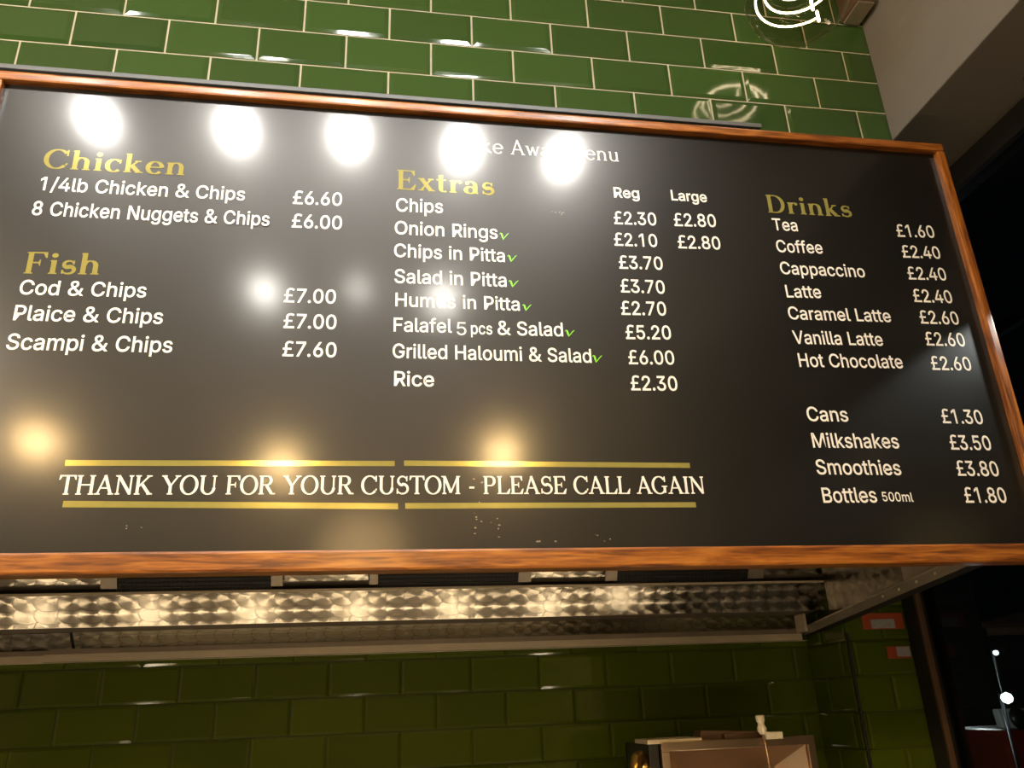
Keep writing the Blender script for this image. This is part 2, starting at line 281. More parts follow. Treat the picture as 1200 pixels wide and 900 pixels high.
# outlines of the plain sans letters on the board
GLYPHS = '''{"&":[587,[[[244,581],[284,578],[318,567],[345,549],[366,524],[378,494],[383,458],[374,411],[350,372],[313,338],[268,308],[423,159],[442,186],[457,216],[479,286],[550,286],[518,191],[496,150],[468,114],[585,0],[490,0],[420,67],[366,28],[303,2],[265,-6],[223,-8],[171,-4],[127,10],[91,32],[65,63],[48,102],[43,149],[46,187],[57,220],[75,248],[100,273],[166,318],[133,358],[107,403],[99,429],[96,456],[101,493],[114,524],[135,548],[165,567],[201,578]],[[209,273],[159,239],[141,221],[128,201],[119,178],[116,152],[124,112],[146,81],[181,61],[225,55],[273,59],[314,71],[347,90],[375,111]],[[241,524],[211,519],[186,506],[171,485],[165,457],[169,429],[180,404],[225,350],[265,376],[292,401],[308,428],[313,458],[308,484],[294,505],[271,519]]]],".":[188,[[[95,-4],[78,-1],[63,9],[53,24],[50,41],[53,59],[63,73],[78,83],[95,87],[113,83],[128,73],[138,59],[141,41],[138,24],[128,9],[113,-1]]]],"/":[249,[[[235,533],[71,-76],[14,-76],[178,533]]]],"0":[453,[[[227,-7],[174,1],[130,24],[95,62],[69,113],[53,178],[48,254],[53,330],[69,395],[95,447],[130,484],[174,508],[227,516],[279,508],[323,484],[358,447],[384,395],[400,330],[405,254],[400,178],[384,113],[359,62],[323,24],[279,1]],[[227,50],[261,56],[290,74],[313,103],[330,144],[340,194],[344,254],[340,314],[330,365],[313,405],[290,435],[261,453],[227,460],[192,453],[163,435],[140,405],[123,365],[113,314],[109,254],[113,194],[123,144],[140,103],[163,74],[192,56]]]],"1":[453,[[[76,0],[76,55],[391,55],[391,0]],[[276,509],[276,0],[212,0],[212,448],[209,448],[86,358],[86,427],[198,509]]]],"2":[453,[[[64,0],[64,47],[234,229],[282,282],[311,327],[318,348],[320,371],[317,397],[308,419],[293,436],[273,449],[250,457],[224,460],[196,457],[172,447],[153,433],[139,413],[130,390],[127,362],[66,362],[71,405],[86,442],[111,473],[143,496],[182,511],[225,516],[268,511],[306,497],[337,474],[361,445],[376,411],[381,372],[378,345],[371,318],[357,290],[336,259],[267,180],[153,60],[153,57],[389,57],[389,0]]]],"3":[453,[[[218,-7],[173,-3],[133,10],[98,30],[70,57],[52,91],[44,132],[109,132],[115,107],[126,87],[144,71],[165,59],[191,52],[219,50],[248,53],[275,61],[297,74],[315,93],[325,116],[329,145],[326,172],[316,196],[299,217],[275,234],[242,244],[201,248],[157,248],[157,299],[288,448],[288,452],[70,452],[70,509],[372,509],[372,461],[211,278],[211,289],[264,288],[308,276],[344,253],[371,222],[387,186],[393,145],[387,103],[370,66],[344,36],[309,12],[266,-2]]]],"4":[453,[[[40,105],[40,158],[247,509],[311,509],[109,166],[109,163],[413,163],[413,105]],[[282,0],[282,121],[282,146],[282,318],[343,318],[343,0]]]],"5":[453,[[[221,-7],[178,-2],[140,11],[108,32],[83,60],[66,93],[60,130],[122,130],[127,108],[138,89],[154,73],[173,60],[196,52],[221,50],[250,53],[276,64],[298,82],[314,104],[324,131],[328,162],[324,193],[314,221],[297,244],[275,262],[248,273],[218,277],[167,268],[145,258],[128,246],[67,253],[96,509],[366,509],[366,452],[151,452],[134,301],[136,301],[155,315],[178,325],[203,331],[229,334],[263,330],[294,321],[321,306],[345,285],[364,260],[379,231],[388,199],[391,163],[385,117],[369,76],[343,41],[309,15],[268,-1]]]],"6":[453,[[[226,-7],[182,-1],[142,15],[109,40],[84,74],[69,115],[64,162],[68,199],[80,239],[102,285],[137,340],[252,509],[322,509],[151,261],[145,261],[165,288],[196,307],[235,314],[278,309],[316,295],[346,271],[370,240],[384,201],[389,157],[384,112],[368,73],[343,39],[310,14],[271,-2]],[[226,48],[254,52],[279,63],[299,79],[314,101],[324,128],[327,157],[324,187],[314,213],[299,235],[279,251],[254,262],[226,265],[198,262],[174,252],[153,235],[138,214],[128,188],[125,158],[128,128],[138,102],[153,79],[174,63],[198,52]]]],"7":[453,[[[97,0],[323,448],[323,452],[62,452],[62,509],[391,509],[391,449],[165,0]]]],"8":[453,[[[226,-7],[178,-2],[136,11],[101,33],[74,62],[57,96],[52,135],[55,166],[65,195],[81,220],[101,241],[125,256],[153,265],[153,267],[119,282],[93,308],[76,342],[70,380],[75,417],[90,450],[114,477],[146,498],[184,511],[226,516],[269,511],[306,498],[337,477],[361,450],[377,417],[382,380],[376,342],[359,308],[333,282],[300,267],[300,265],[327,256],[351,241],[372,220],[387,195],[397,166],[401,135],[395,96],[378,62],[352,33],[317,11],[275,-2]],[[226,49],[258,52],[285,60],[307,74],[323,91],[333,113],[337,139],[333,165],[322,189],[305,208],[283,223],[256,232],[226,235],[196,232],[169,223],[147,208],[130,189],[119,165],[115,139],[119,113],[129,91],[145,74],[167,60],[195,52]],[[226,290],[252,292],[274,300],[293,313],[307,330],[316,351],[319,376],[316,399],[308,420],[294,437],[275,449],[252,457],[226,460],[200,457],[177,449],[159,437],[145,420],[136,399],[133,376],[136,351],[145,330],[159,313],[178,300],[201,292]]]],"9":[453,[[[226,516],[271,510],[310,494],[343,468],[368,434],[384,393],[389,347],[385,309],[373,270],[350,224],[315,168],[200,0],[130,0],[301,248],[307,248],[287,221],[257,202],[218,195],[175,199],[137,214],[106,237],[83,269],[68,307],[64,352],[69,397],[85,436],[110,469],[143,494],[182,510]],[[226,460],[199,457],[174,446],[154,429],[138,407],[129,381],[125,352],[129,322],[138,295],[154,274],[174,257],[199,247],[226,243],[254,247],[279,257],[299,273],[314,295],[324,321],[327,350],[324,381],[314,407],[299,429],[279,446],[254,457]]]],"B":[456,[[[60,0],[60,509],[241,509],[289,504],[329,491],[359,469],[381,442],[394,410],[398,374],[395,344],[387,320],[373,301],[356,286],[315,267],[315,262],[339,257],[363,245],[385,227],[402,203],[414,173],[418,136],[413,100],[400,67],[377,39],[344,18],[301,4],[247,0]],[[125,57],[245,57],[296,63],[330,80],[349,105],[355,137],[352,161],[342,184],[327,203],[306,218],[279,228],[248,231],[125,231]],[[125,285],[238,285],[265,288],[288,296],[308,309],[323,326],[333,348],[336,372],[330,403],[313,429],[283,446],[240,452],[125,452]]]],"C":[510,[[[267,-7],[205,1],[150,25],[104,63],[70,115],[48,179],[40,254],[48,329],[70,393],[104,445],[150,484],[205,508],[267,516],[305,513],[340,504],[373,490],[402,471],[427,447],[448,418],[463,385],[473,348],[408,348],[401,373],[389,395],[357,428],[315,449],[267,456],[223,450],[184,432],[150,403],[125,364],[109,314],[103,254],[109,194],[125,145],[151,105],[184,76],[223,59],[267,53],[315,60],[357,81],[389,114],[408,160],[473,160],[463,124],[448,91],[428,62],[402,38],[373,19],[341,5],[305,-4]]]],"F":[410,[[[60,0],[60,509],[369,509],[369,452],[125,452],[125,278],[346,278],[346,221],[125,221],[125,0]]]],"G":[520,[[[269,-7],[205,1],[149,25],[104,64],[69,116],[47,179],[40,254],[47,329],[69,393],[103,445],[149,484],[203,508],[265,516],[304,513],[340,504],[374,489],[403,469],[429,445],[449,416],[465,384],[474,349],[408,349],[387,393],[356,427],[315,448],[265,456],[222,450],[183,432],[150,404],[125,364],[109,314],[103,254],[109,194],[125,145],[151,105],[184,76],[224,59],[269,53],[309,57],[345,71],[374,93],[396,123],[410,160],[415,202],[434,199],[283,199],[283,256],[478,256],[478,200],[471,141],[451,91],[419,50],[377,19],[326,0]]]],"H":[517,[[[60,0],[60,509],[125,509],[125,289],[392,289],[392,509],[457,509],[457,0],[392,0],[392,232],[125,232],[125,0]]]],"L":[393,[[[60,0],[60,509],[125,509],[125,57],[361,57],[361,0]]]],"M":[628,[[[60,0],[60,509],[152,509],[277,187],[287,159],[299,123],[311,84],[322,49],[307,49],[318,83],[330,121],[342,158],[352,187],[476,509],[568,509],[568,0],[504,0],[504,291],[504,327],[505,369],[506,413],[507,457],[513,457],[498,409],[482,363],[467,322],[456,291],[342,0],[286,0],[170,291],[159,321],[145,361],[129,408],[112,457],[119,457],[120,416],[121,372],[122,328],[122,291],[122,0]]]],"N":[523,[[[60,0],[60,509],[136,509],[343,183],[363,151],[388,107],[414,55],[405,54],[401,108],[399,157],[399,195],[399,509],[463,509],[463,0],[387,0],[202,290],[177,331],[148,381],[108,452],[119,454],[122,384],[124,328],[125,291],[125,0]]]],"O":[533,[[[267,-7],[205,1],[150,25],[105,63],[70,115],[48,179],[40,254],[48,329],[70,393],[105,445],[150,484],[205,508],[267,516],[329,508],[384,484],[429,445],[464,393],[486,329],[493,254],[486,179],[464,115],[429,63],[384,25],[329,1]],[[267,53],[310,59],[349,76],[383,105],[408,144],[425,194],[430,254],[425,314],[408,365],[383,404],[349,433],[310,450],[267,456],[223,450],[184,433],[151,404],[125,364],[109,314],[103,254],[109,194],[125,144],[151,105],[184,76],[223,59]]]],"P":[445,[[[60,0],[60,509],[235,509],[289,503],[332,487],[366,462],[390,430],[404,391],[409,348],[404,304],[390,265],[366,233],[332,207],[289,191],[235,186],[109,186],[109,242],[233,242],[269,246],[297,256],[318,272],[333,294],[342,319],[344,348],[342,376],[333,402],[318,423],[297,439],[268,449],[232,452],[125,452],[125,0]]]],"R":[449,[[[60,0],[60,509],[236,509],[290,504],[333,489],[367,465],[390,433],[405,395],[409,352],[405,309],[390,271],[367,240],[333,217],[289,203],[236,198],[96,198],[96,255],[234,255],[269,258],[298,267],[319,281],[334,300],[342,324],[345,352],[342,380],[334,405],[319,425],[298,440],[269,449],[233,452],[125,452],[125,0]],[[353,0],[230,229],[303,229],[428,0]]]],"S":[447,[[[224,-9],[172,-4],[128,9],[91,31],[64,60],[46,96],[38,137],[104,137],[110,110],[123,88],[142,71],[166,59],[194,52],[224,49],[257,52],[286,60],[311,74],[329,92],[341,114],[346,139],[342,161],[332,179],[316,193],[296,205],[245,222],[184,239],[128,260],[86,289],[60,326],[52,372],[58,413],[75,448],[102,476],[138,498],[180,511],[227,516],[275,511],[316,498],[351,476],[377,449],[394,415],[401,378],[337,378],[326,412],[302,437],[267,453],[225,459],[194,456],[167,448],[145,435],[129,418],[118,398],[115,376],[119,352],[131,334],[148,319],[169,308],[212,293],[264,279],[312,264],[359,238],[379,220],[395,198],[405,171],[408,139],[403,99],[386,64],[360,34],[323,11],[278,-4]]]],"T":[449,[[[32,452],[32,509],[417,509],[417,452],[257,452],[257,0],[193,0],[193,452]]]],"V":[480,[[[204,0],[16,509],[84,509],[192,206],[215,137],[248,31],[235,31],[267,138],[290,206],[395,509],[463,509],[278,0]]]],"a":[389,[[[160,-9],[126,-5],[94,5],[68,22],[48,45],[35,73],[30,108],[34,138],[43,161],[58,179],[78,193],[125,211],[178,220],[234,227],[265,235],[273,243],[276,255],[276,257],[273,279],[267,297],[256,311],[240,322],[220,329],[196,331],[171,329],[149,322],[118,301],[100,274],[41,291],[57,322],[79,346],[104,364],[133,375],[163,382],[194,384],[239,379],[286,360],[306,343],[322,320],[333,290],[337,251],[337,0],[277,0],[277,52],[272,52],[252,25],[215,1],[190,-6]],[[170,45],[202,49],[228,59],[248,74],[263,93],[272,115],[276,138],[276,190],[259,182],[231,176],[200,171],[175,168],[134,159],[117,150],[103,139],[95,124],[92,105],[94,87],[102,72],[114,61],[130,52]]]],"b":[424,[[[229,-8],[198,-5],[172,4],[138,31],[118,59],[112,59],[112,0],[53,0],[53,509],[114,509],[114,319],[118,319],[137,346],[171,373],[197,381],[229,384],[274,378],[313,361],[345,332],[370,293],[385,245],[390,189],[385,133],[370,84],[346,45],[313,16],[274,-2]],[[220,47],[253,51],[279,66],[301,88],[316,117],[325,151],[328,189],[325,227],[316,261],[301,290],[280,311],[253,325],[220,330],[188,325],[161,312],[140,291],[125,263],[116,229],[113,189],[116,150],[125,115],[140,86],[162,65],[188,51]]]],"c":[396,[[[207,-8],[159,-2],[117,16],[82,46],[56,85],[40,133],[34,187],[40,243],[56,291],[82,330],[117,360],[159,378],[207,384],[260,377],[305,356],[340,322],[362,277],[303,262],[290,289],[270,311],[242,325],[207,330],[173,325],[145,310],[124,287],[108,258],[99,224],[96,187],[99,151],[108,117],[124,89],[145,66],[173,51],[207,46],[243,52],[271,66],[292,89],[304,117],[363,102],[354,78],[341,56],[306,21],[261,-1]]]],"d":[424,[[[195,-8],[151,-2],[111,16],[79,45],[55,84],[39,133],[34,189],[39,245],[55,293],[79,332],[112,361],[151,378],[196,384],[228,381],[253,373],[287,346],[306,319],[311,319],[311,509],[372,509],[372,0],[313,0],[313,59],[307,59],[287,31],[252,4],[227,-5]],[[205,47],[236,51],[263,65],[284,86],[299,115],[309,150],[312,189],[309,229],[300,263],[284,291],[263,312],[237,325],[205,330],[172,325],[145,311],[124,290],[108,261],[99,227],[96,189],[99,151],[109,117],[124,88],[145,66],[172,51]]]],"e":[404,[[[212,-8],[161,-2],[117,16],[82,46],[56,85],[40,132],[34,187],[39,242],[55,290],[81,329],[115,359],[157,378],[205,384],[236,382],[266,374],[294,361],[319,341],[341,315],[357,282],[368,242],[371,194],[371,169],[75,169],[75,221],[338,221],[310,202],[307,237],[298,269],[283,294],[263,314],[237,326],[205,330],[173,326],[146,313],[125,294],[109,270],[99,241],[96,211],[96,178],[100,139],[110,106],[128,80],[151,61],[179,50],[212,46],[254,53],[285,73],[306,105],[365,91],[353,63],[335,39],[311,19],[283,4],[249,-5]]]],"f":[254,[[[228,379],[228,327],[6,327],[6,379]],[[81,0],[81,432],[84,461],[96,486],[113,505],[135,519],[161,527],[187,530],[222,527],[243,521],[227,468],[215,472],[195,474],[171,470],[154,460],[145,443],[142,419],[142,0]]]],"g":[425,[[[207,-151],[168,-148],[134,-140],[105,-127],[82,-110],[64,-91],[51,-69],[101,-41],[122,-66],[154,-88],[178,-95],[207,-97],[249,-92],[282,-75],[304,-47],[311,-6],[311,68],[306,68],[287,41],[252,16],[227,8],[195,5],[152,10],[113,27],[80,53],[55,90],[39,136],[34,191],[39,246],[55,293],[80,332],[112,361],[152,378],[196,384],[228,382],[253,373],[288,346],[308,319],[313,319],[313,379],[372,379],[372,-9],[367,-54],[350,-90],[324,-117],[291,-136],[251,-147]],[[205,59],[237,63],[264,75],[285,95],[300,121],[309,154],[312,193],[309,231],[300,264],[285,291],[264,312],[237,325],[205,330],[172,325],[145,312],[124,290],[109,262],[99,229],[96,193],[99,155],[109,123],[124,96],[145,76],[172,63]]]],"h":[410,[[[114,227],[114,0],[53,0],[53,509],[114,509],[114,287],[102,287],[124,332],[152,362],[187,379],[227,384],[264,380],[295,369],[321,349],[341,321],[353,285],[357,240],[357,0],[296,0],[296,235],[290,275],[273,304],[246,323],[210,329],[184,326],[161,317],[141,303],[126,283],[117,257]]]],"i":[167,[[[53,0],[53,379],[114,379],[114,0]],[[84,443],[67,446],[54,455],[44,468],[41,483],[44,499],[54,512],[67,521],[84,524],[100,521],[114,512],[123,499],[126,483],[123,468],[114,455],[100,446]]]],"k":[381,[[[110,137],[110,212],[121,212],[284,379],[360,379],[184,199],[177,199]],[[53,0],[53,509],[114,509],[114,0]],[[294,0],[148,186],[191,229],[372,0]]]],"l":[189,[[[139,-2],[101,3],[74,20],[58,47],[53,84],[53,509],[114,509],[114,99],[115,77],[120,62],[130,54],[146,52],[160,53],[170,54],[181,3],[162,-1]]]],"m":[610,[[[53,0],[53,379],[112,379],[112,295],[108,295],[118,323],[132,346],[151,363],[172,376],[195,384],[219,386],[257,380],[287,361],[309,331],[321,295],[312,295],[322,321],[337,343],[357,361],[381,375],[407,383],[437,386],[468,383],[497,372],[522,354],[541,328],[553,296],[557,255],[557,0],[496,0],[496,254],[490,289],[473,313],[447,326],[419,330],[395,328],[374,320],[358,307],[345,290],[338,270],[335,247],[335,0],[274,0],[274,260],[269,288],[253,311],[229,326],[199,330],[178,328],[158,320],[140,307],[126,289],[117,266],[114,238],[114,0]]]],"n":[410,[[[114,227],[114,0],[53,0],[53,379],[112,379],[112,287],[102,287],[124,332],[152,362],[187,379],[227,384],[264,380],[295,369],[321,349],[341,321],[353,285],[357,240],[357,0],[296,0],[296,235],[290,275],[273,304],[246,323],[210,329],[184,326],[161,317],[141,303],[126,283],[117,257]]]],"o":[415,[[[207,-8],[159,-2],[117,16],[82,46],[56,85],[40,133],[34,187],[40,243],[56,291],[82,330],[117,360],[159,378],[207,384],[256,378],[299,360],[333,330],[359,291],[376,243],[381,187],[376,133],[359,85],[333,46],[299,16],[256,-2]],[[207,46],[242,51],[270,66],[292,89],[307,117],[316,151],[319,187],[316,224],[307,258],[292,287],[270,310],[242,325],[207,330],[173,325],[145,310],[124,287],[108,258],[99,224],[96,187],[99,151],[108,117],[124,89],[145,66],[173,51]]]],"p":[424,[[[53,-143],[53,379],[112,379],[112,319],[118,319],[137,346],[171,373],[197,381],[229,384],[274,378],[313,361],[345,332],[370,293],[385,245],[390,189],[385,133],[370,84],[346,45],[313,16],[274,-2],[229,-8],[198,-5],[173,4],[138,31],[118,59],[114,59],[114,-143]],[[220,47],[253,51],[279,66],[301,88],[316,117],[325,151],[328,189],[325,227],[316,261],[301,290],[280,311],[253,325],[220,330],[188,325],[161,312],[140,291],[125,263],[116,229],[113,189],[116,150],[125,115],[140,86],[162,65],[188,51]]]],"r":[259,[[[53,0],[53,379],[112,379],[112,321],[115,321],[130,347],[152,367],[181,380],[213,385],[229,384],[243,384],[243,322],[230,324],[207,326],[182,323],[159,315],[140,301],[126,284],[117,262],[114,237],[114,0]]]],"s":[365,[[[182,-8],[145,-5],[112,3],[84,18],[62,38],[45,63],[36,94],[94,107],[105,79],[124,60],[150,49],[181,45],[217,50],[244,62],[262,81],[268,103],[265,121],[254,136],[237,147],[212,155],[149,170],[104,186],[72,208],[53,237],[47,274],[51,305],[65,332],[87,354],[115,370],[149,381],[187,384],[223,381],[254,372],[279,358],[299,339],[314,316],[324,290],[268,277],[258,298],[243,316],[219,328],[187,333],[156,329],[131,317],[114,299],[109,277],[112,258],[124,243],[144,232],[172,223],[229,209],[275,194],[306,171],[325,142],[331,107],[326,75],[312,47],[290,24],[260,6],[223,-5]]]],"t":[227,[[[204,379],[204,327],[6,327],[6,379]],[[65,471],[126,471],[126,98],[128,76],[136,61],[150,53],[170,50],[185,51],[202,54],[213,2],[192,-3],[168,-4],[125,2],[92,21],[72,52],[65,93]]]],"u":[410,[[[182,-5],[146,-1],[115,11],[89,31],[69,59],[57,95],[53,139],[53,379],[114,379],[114,144],[119,105],[137,75],[164,56],[200,50],[226,53],[249,62],[268,77],[283,97],[293,122],[296,153],[296,379],[357,379],[357,0],[298,0],[298,92],[307,92],[286,47],[257,17],[222,0]]]],"£":[459,[[[268,580],[310,577],[347,570],[410,547],[385,491],[332,512],[301,519],[269,521],[229,515],[200,498],[182,467],[176,421],[176,310],[339,310],[339,257],[176,257],[176,173],[174,144],[168,120],[148,86],[121,64],[429,64],[429,0],[26,0],[26,59],[48,67],[67,78],[82,94],[95,114],[102,140],[105,172],[105,257],[28,257],[28,310],[105,310],[105,428],[110,473],[125,510],[149,540],[182,562],[222,575]]]]}'''
# ------------------------------------------------------------------ the room
TW, TH = .1452*D, .0716*D
def tiled(name, org, ux, un, w, z0, z1, tw, th, px, pz, gap, ins, rise, mt, mg, back=.02):
    """brick-bonded bevelled tiles on a grout bed; org = foot of the wall plane, ux along it, un out of it"""
    bm = bmesh.new(); ux = Vector(ux); un = Vector(un); uz = Vector((0, 0, 1)); org = Vector(org)
    def pt(a, z, h): return org+ux*a+uz*(z-org.z)+un*h
    add_hex(bm, [pt(0, z0, -back), pt(w, z0, -back), pt(w, z0, 0), pt(0, z0, 0), pt(0, z1, -back), pt(w, z1, -back), pt(w, z1, 0), pt(0, z1, 0)])
    nb = len(bm.faces)
    r0 = math.floor((z0-pz)/th); r1 = math.ceil((z1-pz)/th)
    for r in range(r0, r1):
        b = max(z0, pz+r*th+gap/2); t = min(z1, pz+(r+1)*th-gap/2)
        if t-b < .012: continue
        off = px+(tw/2 if r % 2 else 0); c0 = math.floor((0-off)/tw); c1 = math.ceil((w-off)/tw)
        for c in range(c0, c1):
            l = max(0, off+c*tw+gap/2); q = min(w, off+(c+1)*tw-gap/2)
            if q-l < .012: continue
            j = random.uniform(-.0006, .0006); i = min(ins, (q-l)*.3, (t-b)*.3)
            lo = [(l, b), (q, b), (q, t), (l, t)]; hi = [(l+i, b+i), (q-i, b+i), (q-i, t-i), (l+i, t-i)]
            v = [bm.verts.new(pt(x, z, 0.0005)) for x, z in lo]; v2 = [bm.verts.new(pt(x, z, .002)) for x, z in lo]
            k = [bm.verts.new(pt(x, z, rise+j+random.uniform(-.0003, .0003))) for x, z in hi]
            bm.faces.new(k)
            for a in range(4):
                e = (a+1) % 4
                bm.faces.new((v2[a], v2[e], k[e], k[a])); bm.faces.new((v[a], v[e], v2[e], v2[a]))
    me = bpy.data.meshes.new(name)
    bmesh.ops.recalc_face_normals(bm, faces=bm.faces[:])
    for n, f in enumerate(bm.faces): f.material_index = 0 if n >= nb else 1
    bm.to_mesh(me); bm.free()
    return struct(link(name, me, [mt, mg]))
K1, K2, KS = 1.10, 1.76, 1.60
XL = -2.6                                   # left end of everything that runs out of the picture
XB = .932*D                                 # left face of the ceiling beam
XS = 1.095*D                                # the glazed side
ZB = .956*D+CH                              # underside of the beam
ZC = 3.95
# upper tiled wall: joints measured on its plane
tiled('wall_back', (XL, K1*D, 0), (1, 0, 0), (0, -1, 0), XB-XL, .34*D+CH, ZC, .1320*K1*D, .0655*K1*D,
      .0666*K1*D-XL, .926*K1*D+CH, .0048, .010, .0045, M_TILE, M_GROUT, .10)
Z2 = .13*K2*D+CH
tiled('wall_kitchen', (XL, K2*D, 0), (1, 0, 0), (0, -1, 0), .952*D-XL, .2, Z2, .0812*K2*D, .0385*K2*D,
      .1529*K2*D-XL, .0195*K2*D+CH-.0385*K2*D, .0022, .0075, .0045, M_TILE2, M_GROUT2)
tiled('wall_return', (.952*D, K2*D, 0), (0, -1, 0), (-1, 0, 0), (K2-KS)*D, .2, Z2+.25, .0812*K2*D, .0385*K2*D,
      .09, .0195*K2*D+CH-.0385*K2*D, .0022, .0075, .0045, M_TILE2, M_GROUT2)
tiled('wall_pier', (.952*D, KS*D, 0), (1, 0, 0), (0, -1, 0), XS-.952*D, .2, ZB, .0812*K2*D, .0385*K2*D,
      .115, .0195*K2*D+CH-.0385*K2*D, .0022, .0075, .0045, M_TILE2, M_GROUT2)
struct(box('trim_1', (.950*D-.002, KS*D-.010, .2), (.950*D+.006, KS*D-.002, 1.715), M_FRAME))            # corner bead of the tiled pier
struct(box('trim_2', (XB, -1.2, ZB), (XS+.03, K1*D+.15, ZC), M_PLASTER, bev=.004))                     # boxed-in ceiling beam
struct(box('ceiling', (XL-.1, -4.2, ZC), (XS+.4, K2*D+.2, ZC+.1), M_CEIL, bev=0))
struct(box('floor', (XL-.1, -4.2, -.1), (XS+.4, K2*D+.2, 0), M_FLOOR, bev=0))
struct(box('wall_rear', (XL-.1, -4.2, 0), (XS+.4, -4.1, ZC), M_WALL, bev=0))
struct(box('wall_left', (XL-.1, -4.1, 0), (XL, K2*D+.1, ZC), M_WALL, bev=0))
struct(box('wall_right', (XS, -4.1, 0), (XS+.12, -1.0, ZC), M_WALL, bev=0))
# glazed side: dark frame and one big pane
win = struct(thing('window_1', (XS+.03, .7, 0), None, None))
box('window_frame', (XS-.006, KS*D-.07, .2), (XS+.06, KS*D-.001, ZB-.002), M_FRAME, win)
box('frame_edge', (XS-.012, KS*D-.082, .2), (XS+.004, KS*D-.071, ZB-.002), M_BROWN, win)
box('window_frame', (XS, -1.0, ZB-.07), (XS+.06, KS*D-.07, ZB-.002), M_FRAME, win)
box('window_frame', (XS, -1.0, .2), (XS+.06, KS*D-.07, .30), M_FRAME, win)
zt = nrm(1185, 365)[1]*1.12*D+CH
box('transom', (XS+.030, -1.0, zt-.02), (XS+.05, KS*D-.07, zt+.01), M_BLACK, win)
box('pane', (XS+.02, -1.0, .30), (XS+.026, KS*D-.07, ZB-.07), M_PANE, win, bev=0)
struct(box('wall_sill', (XS, -1.0, 0), (XS+.12, KS*D, .2), M_WALL, bev=0))

# ------------------------------------------------------------------ the menu board
bd = thing('menu_board', (.19*D, D, .16*D+CH), 'large black take away menu board in a stained wooden frame', 'menu board')
BL, BR, BB, BT = -.533, .918, .1848, .8465     # inner edges of the frame on the panel plane
OL, OR_, OB, OT = -.562, .943, .1608, .8715    # outer edges
PR = .016                                      # how far the frame stands proud of the panel
kf = 1-PR/D
box('panel', ((OL+.01)*D, D, (OB+.006)*D+CH), ((OR_-.01)*D, D+.035, (OT-.006)*D+CH), M_BOARD, bd, 'glossy black panel', bev=0)
def rail(a, b):
    return box('rail', a, b, M_WOOD, bd, None, .0045)
y0, y1 = D-PR, D+.03
rail((OL*kf*D, y0, OB*kf*D+CH), (OR_*kf*D, y1, BB*kf*D+CH+.002))
rail((OL*kf*D, y0, BT*D+CH), (OR_*kf*D, y1, OT*kf*D+CH))
for xa, xb in ((OL*kf*D, BL*D), (BR*D, OR_*kf*D)):
    r = rail((BB*kf*D+CH+.002, y0, -xb), (BT*D+CH, y1, -xa))   # built lying down so the grain runs along it, then stood up
    r.data.transform(Matrix.Translation(wloc(bd))); r.data.transform(Matrix.Rotation(0, 4, 'Y'))
    for v in r.data.vertices: v.co = Vector((v.co.x, v.co.y, v.co.z))
    c = Vector(((BB*kf*D+CH+.002+BT*D+CH)/2, (y0+y1)/2, -(xa+xb)/2))
    for v in r.data.vertices: v.co -= c
    r.rotation_euler = (0, -math.pi/2, 0)
    r.location = Vector(((xa+xb)/2, (y0+y1)/2, (BB*kf*D+CH+.002+BT*D+CH)/2))-wloc(bd)
tr = thing('cable_trunking', (-.2*D, 1.06*D, .87*D+CH), 'slim grey and black trunking strip along the top edge of the menu board', 'trunking')
kt = 1.04
xe = nrm(892, 150)[0]*kt*D
box('cover', (XL, kt*D-.004, .8735*kt*D+CH), (xe, kt*D+.02, .8815*kt*D+CH), M_ALU, tr, 'grey front strip', .0015)
box('base', (XL, kt*D+.004, .852*kt*D+CH), (xe, K1*D, .8745*kt*D+CH), M_BLACK, tr, 'black backing strip', .0015)

# lettering -----------------------------------------------------------------
GL = json.loads(GLYPHS)
def area(p): return sum(p[i][0]*p[(i+1) % len(p)][1]-p[(i+1) % len(p)][0]*p[i][1] for i in range(len(p)))/2
def inside(q, p):
    x, y = q; c = False
    for i in range(len(p)):
        (x0, y0), (x1, y1) = p[i], p[i-1]
        if (y0 > y) != (y1 > y) and x < (x1-x0)*(y-y0)/(y1-y0)+x0: c = not c
    return c
def grow(p, d):
    n = len(p); out = []
    for i in range(n):
        a, b, c = Vector(p[i-1]), Vector(p[i]), Vector(p[(i+1) % n])
        e, f = (b-a).normalized(), (c-b).normalized()
        n1, n2 = Vector((e.y, -e.x)), Vector((f.y, -f.x)); m = n1+n2
        if m.length < .3: m = n1
        else: m = m.normalized()*min(1.6, 1/max(.4, m.normalized().dot(n1)))
        out.append((b.x+m.x*d*OS, b.y+m.y*d*OS))
    return out
OS = 1 if area(GL['H'][1][0]) > 0 else -1
def sans(ch, fat):
    adv, cs = GL[ch]; cs = [c for c in cs if abs(area(c)) > 50]
    cs = [[q for i, q in enumerate(c) if math.dist(q, c[i-1]) > 6] for c in cs]
    sg = 1 if area(max(cs, key=lambda c: abs(area(c)))) > 0 else -1
    k = (.9 if ch in '&£' else 1)/509
    if ch == '1': cs = [max(cs, key=lambda c: max(q[1] for q in c)-min(q[1] for q in c))]      # no foot on the figure one
    outer = [c for c in cs if area(c)*sg > 0]; holes = [c for c in cs if area(c)*sg < 0]
    tris = []
    for o in outer:
        hs = [h for h in holes if inside(h[0], o)]
        loops = [grow(c, fat) for c in [o]+hs]
        flat = [q for l in loops for q in l]
        for t in tessellate_polygon([[Vector((x, y, 0)) for x, y in l] for l in loops]):
            tris.append([(flat[i][0]*k, flat[i][1]*k) for i in t])
    return adv*k, tris
